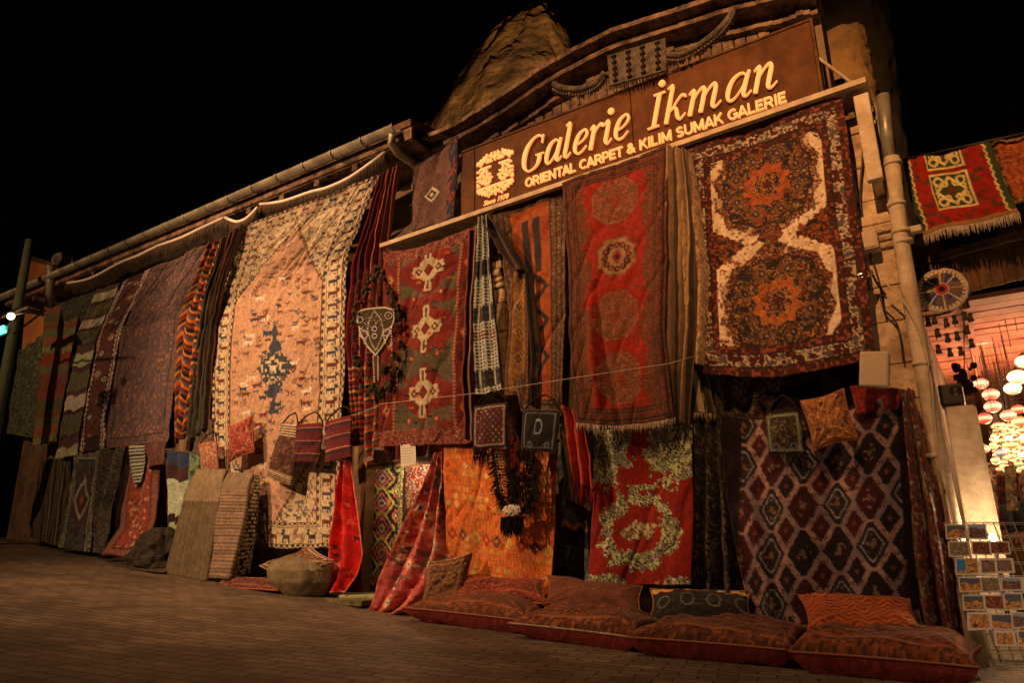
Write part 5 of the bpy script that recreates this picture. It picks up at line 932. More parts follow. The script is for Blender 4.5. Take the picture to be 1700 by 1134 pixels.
dots(sh, 60, closed=True)
dots([(622, 516), (612, 535), (611, 552), (618, 572), (624, 582), (631, 568), (637, 550), (634, 532), (622, 516)], 36, .005)
for cx, cy, r in ((598, 531, 5), (645, 524, 6), (604, 556, 6), (642, 552, 6), (622, 546, 4), (622, 558, 4)): dots([(cx+r*math.cos(a*.7854), cy+r*math.sin(a*.7854)) for a in range(8)], 12, .004, True)
dots([(620, 592), (622, 634)], 12, .005); dots([(628, 592), (628, 630)], 12, .005); dots([(597, 550), (597, 590)], 10, .005); dots([(650, 550), (651, 590)], 10, .005)
dots([(600+((k*37) % 46), 520+((k*23) % 30)) for k in range(22)], 26, .0035); dots([(598, 545), (612, 553), (605, 570)], 12, .005); dots([(650, 542), (636, 553), (640, 570)], 12, .005)
for cx, cy, r, m in ((622, 546, .018, 'b'), (645, 524, .018, 'g'), (598, 531, .016, 'g'), (604, 556, .016, 'p'), (643, 552, .018, 'p'), (622, 558, .014, 'b'), (613, 580, .016, 'g'), (633, 580, .016, 'g')):
    w = P(cx, cy, HY-.004); mb = MB(); mb.ball(w, r, 12, 6, (1, .35, 1)); mb.build('glass_stone', mat('stone_'+m, {'b': (.03, .04, .16), 'g': (.02, .12, .06), 'p': (.16, .06, .1)}[m], rough=.15), hd, True)
mb = MB(); q = [P(624, 590, HY), P(624, 636, HY)]; mb.box((q[0][0]-.022, HY, q[1][2]), (q[0][0]+.022, HY+.015, q[0][2]+.01), .004); mb.build('pendant', M_BROWNW, hd)
rnd = random.Random(11); pg = MB(); pb = MB()
ring = [(628, 450), (615, 462), (606, 480), (600, 500), (592, 515), (588, 540), (590, 570), (592, 600), (596, 625), (604, 648), (636, 458), (648, 478), (654, 500), (660, 520), (661, 545), (660, 570), (656, 590), (652, 615), (646, 640), (612, 610), (636, 610), (620, 645), (632, 652)]
for a, b in ring:
    pg = MB()
    for k in range(9):
        w = P(a+rnd.uniform(-6, 6), b+rnd.uniform(-8, 8), HY+rnd.uniform(-.02, .04)); pg.ball(w, rnd.uniform(.014, .027), 8, 5, (1, 1, rnd.uniform(.8, 1.3)))
    pg.build('pompom', M_GREEN if rnd.random() < .55 else M_BROWNW, hd, False)
for a, b in ring[4:]:
    w = P(a, b, HY-.03); mb = MB()
    for k in range(9):
        x = w+np.array([rnd.uniform(-.03, .03), rnd.uniform(-.02, .03), 0]); mb.tube([x, x+np.array([rnd.uniform(-.015, .015), -.01, -rnd.uniform(.05, .11)])], [.006, .002], n=4)
    mb.build('wool_tassel', M_GREEN if rnd.random() < .5 else M_REDW, hd)
CY_ = -.47
cl = empty('tasselled_collar', tuple(P(850, 850, CY_)), 'shaggy black tasselled camel collar with a white beaded piece, before the orange kilim', 'ornament')
bk = MB(); rnd = random.Random(21); path = [[(818, 745), (823, 780), (828, 815), (836, 842)], [(884, 752), (886, 790), (884, 822), (870, 850)], [(856, 715), (852, 760), (848, 800), (852, 838)]]
for pi, ph in enumerate(path):
    w = [P(a, b, CY_) for a, b in ph]; mb = MB(); mb.tube(w, .018, n=6); mb.build('band', M_BLACK, cl, True)
    for k in range(240):
        t = rnd.random()*(len(w)-1); i = int(t); x = w[i]*(1-t+i)+w[i+1]*(t-i)
        e = x+np.array([rnd.uniform(-.085, .085), rnd.uniform(-.05, .03), -rnd.uniform(.0, .07)]); bk.tube([x, e], [.007, .002], n=4)
for k in range(160):
    x = P(850+rnd.uniform(-18, 18), 862+rnd.uniform(-4, 4), CY_+rnd.uniform(-.03, .03)); bk.tube([x, x+np.array([rnd.uniform(-.02, .02), rnd.uniform(-.02, .02), -rnd.uniform(.06, .14)])], [.008, .003], n=4)
for k in range(140):
    x = P(862+rnd.uniform(-16, 16), 745+rnd.uniform(0, 80), CY_+rnd.uniform(-.03, .03)); bk.tube([x, x+np.array([rnd.uniform(-.03, .03), rnd.uniform(-.03, .02), -rnd.uniform(.05, .12)])], [.008, .003], n=4)
bk.build('black_tufts', M_BLACK, cl)
mb = MB(); w = P(851, 848, CY_-.04); mb.ball(w, .095, 20, 10, (1, .25, .55)); mb.build('bead_plate', M_BROWNW, cl, True)
mb = MB()
for k in range(150):
    a = rnd.random()*6.283; r = rnd.random()**.5; mb.ball((w[0]+.088*r*math.cos(a), w[1]-.024*math.sqrt(max(0, 1-r*r))-.006, w[2]+.045*r*math.sin(a)), .0075, 6, 4)
mb.build('white_beads', M_WHITEBEAD, cl, True)
mb = MB()
for a in (824, 829, 834):
    mb = MB()
    for k in range(14): mb.ball(P(a+k*.7-2, 752+k*5, CY_-.035), .005, 5, 4)
    mb.build('bead_row', M_WHITEBEAD, cl, True)
mb = MB()
for k in range(30):
    x = P(853+rnd.uniform(-7, 7), 745+rnd.uniform(-25, 25), CY_-.03); mb.tube([x, x+np.array([rnd.uniform(-.02, .02), -.01, -.07])], [.006, .002], n=4)
mb.build('red_tassel', M_REDW, cl)
tk = MB(); rnd = random.Random(31)
for (cx, cy) in ((644, 765), (630, 760), (795, 752)):
    for k in range(60):
        x = P(cx+rnd.uniform(-9, 9), cy+rnd.uniform(-14, 6), -.36); tk = tk; tk.tube([x, x+np.array([rnd.uniform(-.02, .02), rnd.uniform(-.02, .02), -rnd.uniform(.03, .09)])], [.007, .002], n=4)
    o = tk.build('wool_tassel', M_BLACK); tag(o, {644: 'black wool tassel hanging beside the white paper note', 630: 'smaller black wool tassel left of the paper note, under the maroon rug', 795: 'black wool tassel below the left corner of the dotted bag'}[cx], 'tassel', 'black wool tassels'); tk = MB()
# ================================================================== ornaments above the sign
M_OLDWOOL = mat('old_wool', A(150, 110, 78, 1.5), color2=A(96, 68, 48, 1.5), noise=.35, nscale=14, rough=.95, bump=.6, bscale=60)
def collar(label, px, Y, flen, seed):
    w = [P(a, b, Y) for a, b in px]; w = [q for q in cat_rom(w, 6)]; t = empty('camel_collar', tuple(w[len(w)//2]), label, 'ornament', 'old camel collars nailed above the sign')
    mb = MB(); mb.tube(w, .028, n=10); mb.build('padded_bar', M_OLDWOOL, t, True)
    mb = MB(); rnd = random.Random(seed)
    for k in range(len(w)*5):
        q = rnd.random()*(len(w)-1); i = int(q); x = w[i]*(1-q+i)+w[i+1]*(q-i)+np.array([0, 0, -.02])
        mb.tube([x, x+np.array([rnd.uniform(-.01, .01), rnd.uniform(-.02, 0), -flen*rnd.uniform(.7, 1.1)])], .006, n=4)
    mb.build('fringe', M_BLACK, t)
    mb = MB()
    for i, x in enumerate(w): mb.ball(x+np.array([0, -.02, -flen*.8]), .012, 6, 4)
    mb.build('beads', M_OLDWOOL, t, True)
collar('curved pale collar with dark fringe above the word at the left half of the sign', [(919, 138), (933, 145), (962, 147), (988, 137), (1004, 120)], -.46, .09, 1)
collar('long upward curving pale collar above the right half of the sign', [(1108, 90), (1130, 90), (1160, 75), (1190, 52), (1208, 32), (1219, 12)], -.46, .08, 2)
t = empty('woven_hanging', tuple(P(1056, 105, -.46)), 'fringed pale panel with dark ladder marks hung between the two camel collars', 'ornament')
q = [P(1008, 92, -.46), P(1104, 62, -.46), P(1106, 116, -.46), P(1012, 142, -.46)]; mb = MB(); mb.prism([(w[0], w[2]) for w in q][::-1], -.46, -.44); mb.build('cloth', M_OLDWOOL, t)
for k in range(4):
    mb = MB(); ew = []
    for j in range(5):
        u = (k+.5)/4; v = (j+.5)/5; w = (q[0]*(1-u)+q[1]*u)*(1-v)+(q[3]*(1-u)+q[2]*u)*v; mb.box(w+[-.022, -.022, -.009], w+[.022, -.002, .008], .003); ew.append(w+[0, -.012, 0])
    mb.tube([ew[0], ew[-1]], .008, n=6); mb.build('ladder_mark', M_BLACK, t)
fringe(t, [q[3]+(q[2]-q[3])*k/12 for k in range(13)], .07, 40, M_BLACK, .006)
# rolled fringes below the gutter
def valance(label, px, Y, flen, seed, n=60):
    w = [q for q in cat_rom([P(a, b, Y) for a, b in px], 6)]; t = empty('fringed_valance', tuple(w[len(w)//2]), label, 'trimming', 'rope edged valances under the gutter')
    mb = MB(); mb.tube(w, .02, n=8); mb.build('rope', mat('pale_rope', A(235, 190, 150, .8), rough=.8, noise=.1), t, True)
    nv = len(w); v = []; rnd = random.Random(seed)
    for j in range(5):
        for i, x in enumerate(w): v.append(x+np.array([0, .03*j+.015*math.sin(i*1.3+j), -flen*j/4*(1+.1*math.sin(i*.9))]))
    f = [(j*nv+i, (j+1)*nv+i, (j+1)*nv+i+1, j*nv+i+1) for j in range(4) for i in range(nv-1)]; o = link('skirt', v, f, M_DARKBRN, t, True, solid=.008)
    fringe(t, [x+np.array([0, -.01, -.02]) for x in w], flen*.8, n, M_DARKBRN2, .005, .15, seed=seed)
    return t
M_DARKBRN = mat('dark_brown_cloth', A(60, 40, 26, .7), color2=A(34, 24, 17, .7), noise=.3, nscale=12, rough=.95, bump=.4); M_DARKBRN2 = mat('brown_fringe', A(90, 60, 40, .8), rough=.95)
valance('long fringed valance with pale rope above the animal carpet', [(432, 339), (470, 334), (515, 319), (545, 311), (585, 292), (640, 252)], -.56, .17, 1, 120)
valance('pale roped valance above the plum carpet', [(262, 408), (300, 395), (335, 378), (372, 361)], -.58, .2, 2, 60)
valance('short drooping valance between the plum and the animal carpet', [(374, 361), (392, 368), (410, 362), (428, 344)], -.57, .2, 3, 40)
valance('thin roped valance at the far left under the gutter', [(112, 470), (150, 462), (200, 436), (230, 424), (262, 408)], -.58, .16, 4, 60)
# ================================================================== small fittings
t = empty('paper_note', tuple(P(678, 756, -.38)), 'white handwritten paper note clipped below the maroon medallion rug', 'note')
q = [P(665, 739, -.38), P(690, 737, -.38), P(691, 768, -.38), P(684, 773, -.385), P(666, 776, -.38)]; mb = MB(); mb.prism([(w[0], w[2]) for w in q][::-1], -.383, -.38); mb.build('sheet', M_PAPER, t)
mb = MB(); rnd = random.Random(2)
for j in range(6):
    a = P(668, 745+j*4.6, -.384); b = P(668+rnd.uniform(12, 19), 744+j*4.6, -.384)
    pts = [a+(b-a)*k/16+np.array([0, 0, rnd.uniform(-.003, .003)]) for k in range(17)]; mb.tube(pts, .0011, n=3)
mb.build('handwriting', M_INK, t)
for a, b in ((667, 738), (688, 736)): mb = MB(); w = P(a, b, -.385); mb.box(w-[.006, .006, .012], w+[.006, .004, .012], .002); mb.build('clip', M_BLACKP, t)
mb = MB(); pts = [P(a, b, y) for a, b, y in ((583, 690, -.36), (605, 683, -.4), (632, 671, -.5), (790, 653, -.5), (950, 628, -.64), (1110, 604, -.62), (1165, 588, -.4))]; mb.tube(pts, .003, n=5); tag(mb.build('string', M_CORD, None, True), 'thin pale string stretched across the hanging rugs', 'string')
w = P(1442, 402, -.2); t = empty('junction_box', tuple(w), 'beige electrical box on the stone pillar below its capital', 'box'); mb = MB(); mb.box(w-[.075, .06, .075], w+[.065, .06, .07], .012); mb.build('casing', M_GREYBOX, t); mb = MB(); mb.box(w-[.06, .066, .06], w+[.05, -.058, .055], .004); mb.build('lid', M_GREYBOX, t)
w = P(1452, 613, -.42); mb = MB(); mb.box(w-[.085, .05, .12], w+[.085, .05, .11], .012, Matrix.Rotation(math.radians(9), 3, 'Y')); tag(mb.build('meter_box', M_GREYBOX), 'tilted cream box low on the stone pillar above the lattice carpet', 'box')
t = empty('clamp_lamp', tuple(P(1438, 456, -.3)), 'small metal clamp lamp fixed at the carpet edge on the stone pillar', 'lamp'); mb = MB(); mb.tube([P(1425, 460, -.38), P(1446, 452, -.3)], [.03, .02], n=12); mb.build('shade', mat('polished_metal', (.7, .65, .6), rough=.2, metal=1), t, True); mb = MB(); mb.tube([P(1446, 452, -.3), P(1456, 470, -.22), P(1470, 490, -.15)], .008, n=8); mb.build('arm', M_DARKMETAL, t, True)
for lb_, px in (('dark cable running down the stone pillar behind the ledge post', [(1418, 182), (1430, 220), (1432, 260), (1428, 330), (1440, 400)]), ('pale cable crossing from the pillar to the drain pipe', [(1470, 470), (1500, 500), (1530, 560), (1545, 620), (1552, 700), (1562, 780), (1580, 880)]), ('black cable drooping from the junction box', [(1445, 420), (1460, 470), (1466, 510), (1490, 540), (1500, 600)])):
    mb = MB(); mb.tube([q for q in cat_rom([P(a, b, -.17 if 'dark' in lb_ else -.29 if 'pale' in lb_ else -.18) for a, b in px], 5)], .007, n=6); tag(mb.build('cable', M_GREYBOX if 'pale' in lb_ else M_DARKMETAL, None, True), lb_, 'cable')
# ================================================================== right: alley, hanging rug, lantern shop
o = cloth('fringed_alley_rug', 'red rug with green panel of cream hooks hung across the alley', 'rug', [(1499, 263, .3), (1510, 330, .3), (1532, 388, .3)], [(1643, 238, .1), (1664, 300, .1), (1690, 352, .1)], .2, p_hanging, res=.008, folds=[fold(1.2, .015)])
fringe(o, hem_pts(o, 40), .085, 90, M_CREAMWOOL, .0042, seed=3, spread=.2)
cloth('orange_alley_rug', 'plain orange brown rug hung at the right edge beside the fringed alley rug', 'rug', [(1640, 238, .16), (1660, 300, .16), (1680, 340, .16)], [(1730, 215, 0), (1745, 270, 0), (1755, 330, 0)], .1, p_mot([(160, 66, 26), (140, 50, 22), (180, 84, 34), (120, 44, 20)], .9, .08, 3, (.05, (60, 30, 16), (150, 90, 40))), folds=[fold(1.5, .02)])
mb = MB(); mb.tube([P(1492, 266, .3), P(1740, 212, -.02)], .008, n=6); tag(mb.build('hanging_wire', M_DARKMETAL, None, True), 'thin wire across the alley carrying the two rugs', 'wire')
ar = empty('wooden_canopy', tuple(P(1600, 470, .5)), 'plank fronted wooden canopy over the lantern shop', 'canopy')
def quadbox(q0, q1, z0, z1, th): # beam between two points
    mb = MB(); a, b = np.array(q0), np.array(q1); d = (b-a)/np.linalg.norm(b-a); n = np.array([-d[1], d[0], 0])*th
    v = [a, b, b+n, a+n]; v = [w+[0, 0, z0] for w in v]+[w+[0, 0, z1] for w in v]; mb.add(v, [(0, 3, 2, 1), (4, 5, 6, 7), (0, 1, 5, 4), (1, 2, 6, 5), (2, 3, 7, 6), (3, 0, 4, 7)]); return mb
B0, B1 = P(1506, 446, .6), P(1770, 402, .35); B1[2] = B0[2]
quadbox(B0, B1, -.0, .06, .1).build('beam', M_DARKWOOD, ar)
mb = MB(); nb = 13
for k in range(nb):
    u0, u1 = k/nb, (k+.95)/nb; a = B0+(B1-B0)*u0+[0, .02+.012*(k % 2), 0]; b = B0+(B1-B0)*u1+[0, .02+.012*(k % 2), 0]; m2 = quadbox(a, b, -.29, -.002, .02); mb.add(m2.v, m2.f)
mb.build('planks', M_DARKWOOD, ar)
CZ = B0[2]-.30
M_RED = mat('red_wood', A(215, 112, 72, 1.0), color2=A(180, 84, 52, 1.0), noise=.2, nscale=3, rough=.6, bump=.2)
mb = MB(); rnd = random.Random(3)
for k in range(34):
    y = .75+k*.19; mb.box((-.35, y, CZ+rnd.uniform(0, .012)), (5.5, y+.165, CZ+.04))
for k in range(9): mb.box((.0+k*.55, .7, CZ-.07), (.05+k*.55, 7.2, CZ-.003))
mb.build('ceiling_slats', M_RED, ar)
lsb = empty('lantern_shop', (2.2, 3, gz(2)), 'brightly lit open shop full of lanterns at the right edge', 'building')
mb = MB(); mb.box((-.35, 7.2, -.8), (5.5, 7.3, CZ+.04)); mb.box((5.5, .8, -.8), (5.6, 7.2, CZ+.04)); mb.build('back_wall', mat('shop_wall', A(190, 120, 60), color2=A(130, 70, 36), noise=.4, nscale=2.5, rough=.8), lsb)
mb = MB(); rnd = random.Random(6)
for j in range(5): mb.box((.2, 5.6, -.55+j*.32), (5.2, 6.0, -.53+j*.32), .004)
for j in range(4): mb.box((.2+j*1.6, 5.6, -.68), (.25+j*1.6, 6.0, 1.1), .004)
mb.build('shelf', M_DARKWOOD, lsb)
lamp('tube_light', P(1628, 556, 2.2), 16, (1, .72, .5), .1)
lamp('postcard_fill_light', P(1840, 780, -2.0), 15, (1, .56, .28), .1)  # unseen lamp added out front to brighten the postcards
t = empty('tube_lamp', tuple(P(1626, 548, 2.2)), 'lit white tube lamp under the red slatted ceiling', 'lamp'); mb = MB(); a, b = P(1616, 549, 2.2), P(1636, 546, 2.2); mb.tube([a, b], .028, n=10); mb.build('tube', mat('tube_glow', (.9, .8, .7), emit=(1, .8, .55), estr=14), t, True); mb = MB(); mb.box(a+[-.03, -.01, .035], b+[.03, .03, .06], .004); mb.build('fitting', M_CREAM, t)
for px, py, Y, e in ((1690, 640, 1.6, 7), (1665, 735, 2.6, 9), (1640, 690, 3.2, 6), (1760, 700, 2.4, 14), (1700, 600, 4, 12)): lamp('lantern_light', P(px, py, Y), e*2.4, (1, .52, .24), .12)
LC = {'white': ((1, .74, .42), 2.6), 'pink': ((1, .34, .22), 1.5), 'orange': ((1, .42, .14), 1.5), 'yellow': ((1, .56, .18), 1.5), 'red': ((1, .16, .08), 1.2), 'green': ((.6, .6, .2), 1.1), 'blue': ((.5, .5, .55), .9)}
def lant_mat(nm):
    """mosaic glass lit by the bulb inside: hottest round the bulb, coloured and darker towards crown and foot, dark joints"""
    c, s = LC[nm]; m = bpy.data.materials.new('lantern_glass_'+nm); m.use_nodes = True; nt = m.node_tree; N = nt.nodes; L = nt.links; b = N['Principled BSDF']; tc = N.new('ShaderNodeTexCoord'); v = N.new('ShaderNodeTexVoronoi'); v.feature = 'DISTANCE_TO_EDGE'; v.inputs['Scale'].default_value = 4.5
    L.new(tc.outputs['Object'], v.inputs['Vector']); sp = N.new('ShaderNodeSeparateXYZ'); L.new(tc.outputs['Object'], sp.inputs[0]); ab = N.new('ShaderNodeMath'); ab.operation = 'ABSOLUTE'; L.new(sp.outputs['Z'], ab.inputs[0])
    cr = N.new('ShaderNodeValToRGB'); L.new(ab.outputs[0], cr.inputs[0]); e = cr.color_ramp.elements; hot = [q*.35+w*.65 for q, w in zip(c, (1, .66, .32))]
    e[0].position = .12; e[0].color = (*[q*1.9 for q in hot], 1); e[1].position = .85; e[1].color = (c[0]*.5, c[1]*.3, c[2]*.25, 1); q = e.new(.42); q.color = (c[0]*1.0, c[1]*.9, c[2]*.8, 1)
    ed_ = N.new('ShaderNodeMath'); ed_.operation = 'MULTIPLY'; ed_.use_clamp = True; ed_.inputs[1].default_value = 12 if nm != 'white' else 60; L.new(v.outputs['Distance'], ed_.inputs[0]); mu = N.new('ShaderNodeVectorMath'); mu.operation = 'SCALE'; L.new(cr.outputs[0], mu.inputs[0]); L.new(ed_.outputs[0], mu.inputs['Scale'])
    L.new(mu.outputs[0], b.inputs['Emission Color']); b.inputs['Emission Strength'].default_value = s; b.inputs['Roughness'].default_value = .2; b.inputs['Base Color'].default_value = (*[q*.4 for q in c], 1); return m
protos = {}
def lantern(col, w, r, label):
    if col not in protos:
        mb = MB(); mb.lathe((0, 0, 0), [(.0, -1.0), (.35, -.9), (.72, -.66), (.96, -.2), (.98, .15), (.8, .55), (.45, .85), (.2, .95)], n=18); g_ = bpy.data.meshes.new('globe'); g_.from_pydata(mb.v, [], mb.f); g_.polygons.foreach_set('use_smooth', [True]*len(g_.polygons)); g_.materials.append(lant_mat(col))
        mb = MB(); mb.lathe((0, 0, 0), [(.46, .84), (.4, .98), (.2, 1.06), (.12, 1.25), (.0, 1.3)], n=14); c_ = bpy.data.meshes.new('cap'); c_.from_pydata(mb.v, [], mb.f); c_.materials.append(M_DARKMETAL)
        mb = MB(); mb.tube([(0, 0, 1.25), (0, 0, 5)], .04, n=5); h_ = bpy.data.meshes.new('chain'); h_.from_pydata(mb.v, [], mb.f); h_.materials.append(M_DARKMETAL)
        protos[col] = (g_, c_, h_)
    t = empty('mosaic_lantern', tuple(w), label, 'lantern', 'glass lanterns glowing in the right hand shop')
    for nm, me in zip(('globe', 'cap', 'chain'), protos[col]):
        o = bpy.data.objects.new(nm, me); COL.objects.link(o); o.parent = t; o.scale = (r, r, r*(.82 if nm == 'globe' else .9)) if nm != 'chain' else (r, r, max(.2, (CZ-w[2])/5)*1.0)
    return t
LL = [(1689, 626, 1.5, 15, 'white', 'large white globe lantern, middle of the three largest'), (1700, 600, 1.5, 13, 'white', 'large white globe lantern cut by the right edge, highest of the three'), (1681, 645, 1.6, 13, 'white', 'large white globe lantern, lowest of the three largest'),
 (1628, 637, 2.4, 12, 'pink', 'pink mosaic lantern highest and leftmost under the slats'), (1645, 655, 2.3, 13, 'pink', 'pink mosaic lantern just below the highest pink one'), (1648, 675, 2.3, 13, 'pink', 'round pink lantern third from the top in the left string'), (1634, 695, 2.3, 12, 'red', 'red lantern with pale centre at the foot of the left string'), (1674, 690, 2.0, 12, 'pink', 'pink oval lantern above the dense cluster'), (1690, 680, 2.0, 10, 'red', 'dull red lantern beside the white globes'), (1692, 700, 2.0, 11, 'orange', 'orange lantern at the right edge above the cluster'), (1661, 752, 2.2, 9, 'blue', 'single bluish lantern low in the cluster'), (1633, 746, 2.4, 9, 'orange', 'orange lantern standing alone left of the cluster')]
for a, b, Y, r, col, lab in LL: w = P(a, b, Y); lantern(col, w, r/F*np.linalg.norm(w-[0, CAM_Y, 0])*.83, lab)
rnd = random.Random(8); placed = []
while len(placed) < 85:
    a, b = rnd.uniform(1646, 1702), rnd.uniform(704, 782)
    if a < 1652+(b-704)*.0 or any(math.hypot(a-p, (b-q)*1.3) < 8.2 for p, q in placed): 
        placed_try = True; 
        if rnd.random() < .985: continue
    placed.append((a, b)); col = rnd.choice(['orange', 'yellow', 'red', 'orange', 'yellow', 'green', 'pink', 'yellow', 'white', 'orange'] if b < 770 else ['orange', 'yellow', 'green'])
    w = P(a, b, rnd.uniform(2.0, 4.2)); lantern(col, w, rnd.uniform(5, 7.4)/F*np.linalg.norm(w-[0, CAM_Y, 0])*.8, 'small %s mosaic lantern in the dense cluster at the right edge' % {'white': 'pale'}.get(col, col))
# shop clutter
C2 = 'shop wares under the lanterns'
for i, (px, pal, lab) in enumerate([([(1655, 790), (1662, 880), (1690, 785), (1700, 880)], [(60, 20, 14), (110, 34, 20), (36, 16, 12)], 'dark red scarf hanging below the lantern cluster'), ([(1660, 840), (1674, 885), (1700, 832), (1716, 880)], [(30, 60, 56), (20, 30, 30), (60, 30, 20)], 'teal and brown cloth heap beside the glowing white panel'), ([(1668, 775), (1672, 850), (1684, 772), (1690, 850)], [(130, 100, 70), (90, 60, 40), (160, 120, 80)], 'pale narrow scarf hanging in the lantern shop')]):
    cloth('scarf', lab, 'scarf', [(*px[0], 1.6-.2*i), (*px[1], 1.4-.2*i)], [(*px[2], 1.6-.2*i), (*px[3], 1.4-.2*i)], 1.5, p_mot(pal, .8, .06, i), folds=[fold(2, .03)], group=C2)
cloth('shop_textiles', 'mixed dark textiles hung across the back of the lantern shop', 'textiles', [(1636, 770, 3.5), (1650, 905, 3.3)], [(1760, 760, 3.2), (1780, 905, 3.0)], 3.4, p_mot([(70, 24, 16), (40, 18, 14), (130, 50, 28), (50, 40, 30), (150, 90, 50), (30, 16, 12)], .8, .16, 3), folds=[fold(6, .06)])
# white panel, speaker
a = P(1567, 676, .1); b = P(1619, 676, .1); t = empty('shop_cabinet', ((a[0]+b[0])/2, .1, gz(0)), 'tall plain cream cabinet panel behind the postcard rack', 'cabinet'); mb = MB(); mb.box((a[0], .1, gz(0)), (b[0], .42, a[2]), .012); mb.build('cabinet_body', M_CREAM, t)
mb = MB(); mb.box((b[0]-.006, .085, gz(0)+.02), (b[0]+.006, .1, a[2]-.02), .002); mb.build('edge_strip', M_CREAM, t)
a = P(1562, 674, .12); b = P(1603, 674, .12); tz = P(1580, 637, .12)[2]; t = empty('loudspeaker', ((a[0]+b[0])/2, .2, a[2]), 'black loudspeaker box standing on the cream panel', 'speaker'); mb = MB(); mb.box((a[0], .12, a[2]+.003), (b[0], .34, tz), .01); mb.build('speaker_box', M_BLACKP, t); mb = MB(); w = np.array([(a[0]+b[0])/2+.03, .115, (a[2]+tz)/2+.02]); mb.tube([w, w+[0, .01, 0]], .035, n=18); mb.build('cone', M_DARKMETAL, t, True)
# glowing lamp behind the rack
w = P(1648, 893, -.15); t = empty('small_lamp', tuple(w), 'small glaring lamp between the cream panel and the postcards', 'lamp'); mb = MB(); mb.ball(w, .022, 12, 8); mb.build('bulb', mat('bulb_glow', (1, .8, .6), emit=(1, .7, .4), estr=18), t, True); mb = MB(); mb.tube([w+[0, 0.02, -.03], w+[0, .05, -.5]], .012, n=8); mb.build('stem', M_DARKMETAL, t, True)
lamp('small_lamp_light', w+np.array([-.05, -.05, .03]), 9, (1, .6, .32), .03)
# embroidered wheel
wh = empty('round_hanging', tuple(P(1563, 482, .25)), 'round wheel shaped hanging with blue panels and beaded rim', 'ornament'); Wc = P(1564, 482, .25); Rx = abs(P(1606, 482, .25)[0]-P(1522, 482, .25)[0])/2*1.0
def disc(x, y, W, H):
    k = .85; u = (x-W/2)/(W/2); v = (y-H/2)/(H/2); r = np.hypot(u, v); th = np.arctan2(v, u); c = base(x, A(60, 46, 66, k)); c[mott(x, y, .03, [(0, 0, 0), (1, 1, 1), (0, 0, 0)], 3)[..., 0] > .5] = A(34, 38, 92, k)
    c[(fbm(x, y, .03, 3) > .52)] = A(96, 70, 60, k); s = (np.floor((th+math.pi+.39)/(math.pi/4)) % 2 == 0); c[s & (r > .3) & (fbm(x, y, .02, 5) > .35)] = A(104, 66, 46, k); sp = abs(((th/(math.pi/4)+.0) % 1)-.5) > .44; c[sp] = A(190, 140, 95, k); c[r > .82] = A(195, 145, 100, k); c[(r > .82) & (((th*14) % 1) < .35) & (r < .94)] = A(110, 60, 40, k)
    c[r < .3] = A(200, 140, 100, k); c[(r < .26)] = A(160, 40, 30, k); c[r < .15] = A(40, 22, 18, k); return c
nR, nT = 40, 120; rr, tt = np.meshgrid(np.linspace(.001, 1, nR), np.linspace(0, 2*math.pi, nT)); v = np.stack([Wc[0]+Rx*rr*np.cos(tt), Wc[1]-.03*(1-rr**2)+0*tt, Wc[2]+Rx*rr*np.sin(tt)], -1); idx = np.arange(nR*nT).reshape(nT, nR); f = np.stack([idx[:-1, :-1], idx[:-1, 1:], idx[1:, 1:], idx[1:, :-1]], -1).reshape(-1, 4)
link('disc', v.reshape(-1, 3), f, WOOL, wh, True, disc((np.cos(tt)*rr+1)*Rx, (np.sin(tt)*rr+1)*Rx, 2*Rx, 2*Rx).reshape(-1, 3), solid=.015)
mb = MB(); mb.tube([Wc+[Rx*math.cos(k*math.pi/20), 0, Rx*math.sin(k*math.pi/20)] for k in range(41)], .014, n=6, caps=False); mb.build('rim', M_CREAMWOOL, wh, True)
rnd = random.Random(5)
for k, (a, b) in enumerate([(1550, 526), (1570, 531), (1584, 526), (1604, 543), (1556, 548), (1572, 556), (1588, 553), (1610, 522), (1612, 565), (1557, 575), (1576, 580), (1594, 578), (1601, 520), (1540, 530)]):
    w = P(a, b, .27+rnd.uniform(-.03, .05)); c_ = M_GREEN if k % 2 == 0 else M_BROWNW; t = MB(); t.ball(w, .017, 9, 6, (1, 1, .9)); t.lathe(w+[0, 0, -.012], [(.012, 0), (.018, -.022), (.021, -.04), (.0, -.036)], n=9); t.build('bell_tassel', c_, wh, True)
    t = MB(); t.tube([w+[0, 0, .045], w+[0, 0, .12]], .003, n=4); t.build('tassel_cord', M_DARKMETAL, wh)
# stacked woven baskets below wheel: dark hanging trinkets
t = empty('hanging_trinkets', tuple(P(1600, 630, 1.0)), 'dark bunch of hanging trinkets under the slats left of the pink lanterns', 'ornament'); mb = MB()
for k in range(40):
    w = P(1601+rnd.uniform(-16, 16), 628+rnd.uniform(-22, 26), 1.0+rnd.uniform(-.05, .05)); mb.ball(w, rnd.uniform(.012, .03), 7, 5)
mb.build('trinkets', M_BROWNW, t); mb = MB(); mb.tube([P(1600, 500, 1.0), P(1601, 625, 1.0)], .004, n=5); mb.build('cord', M_DARKMETAL, t)
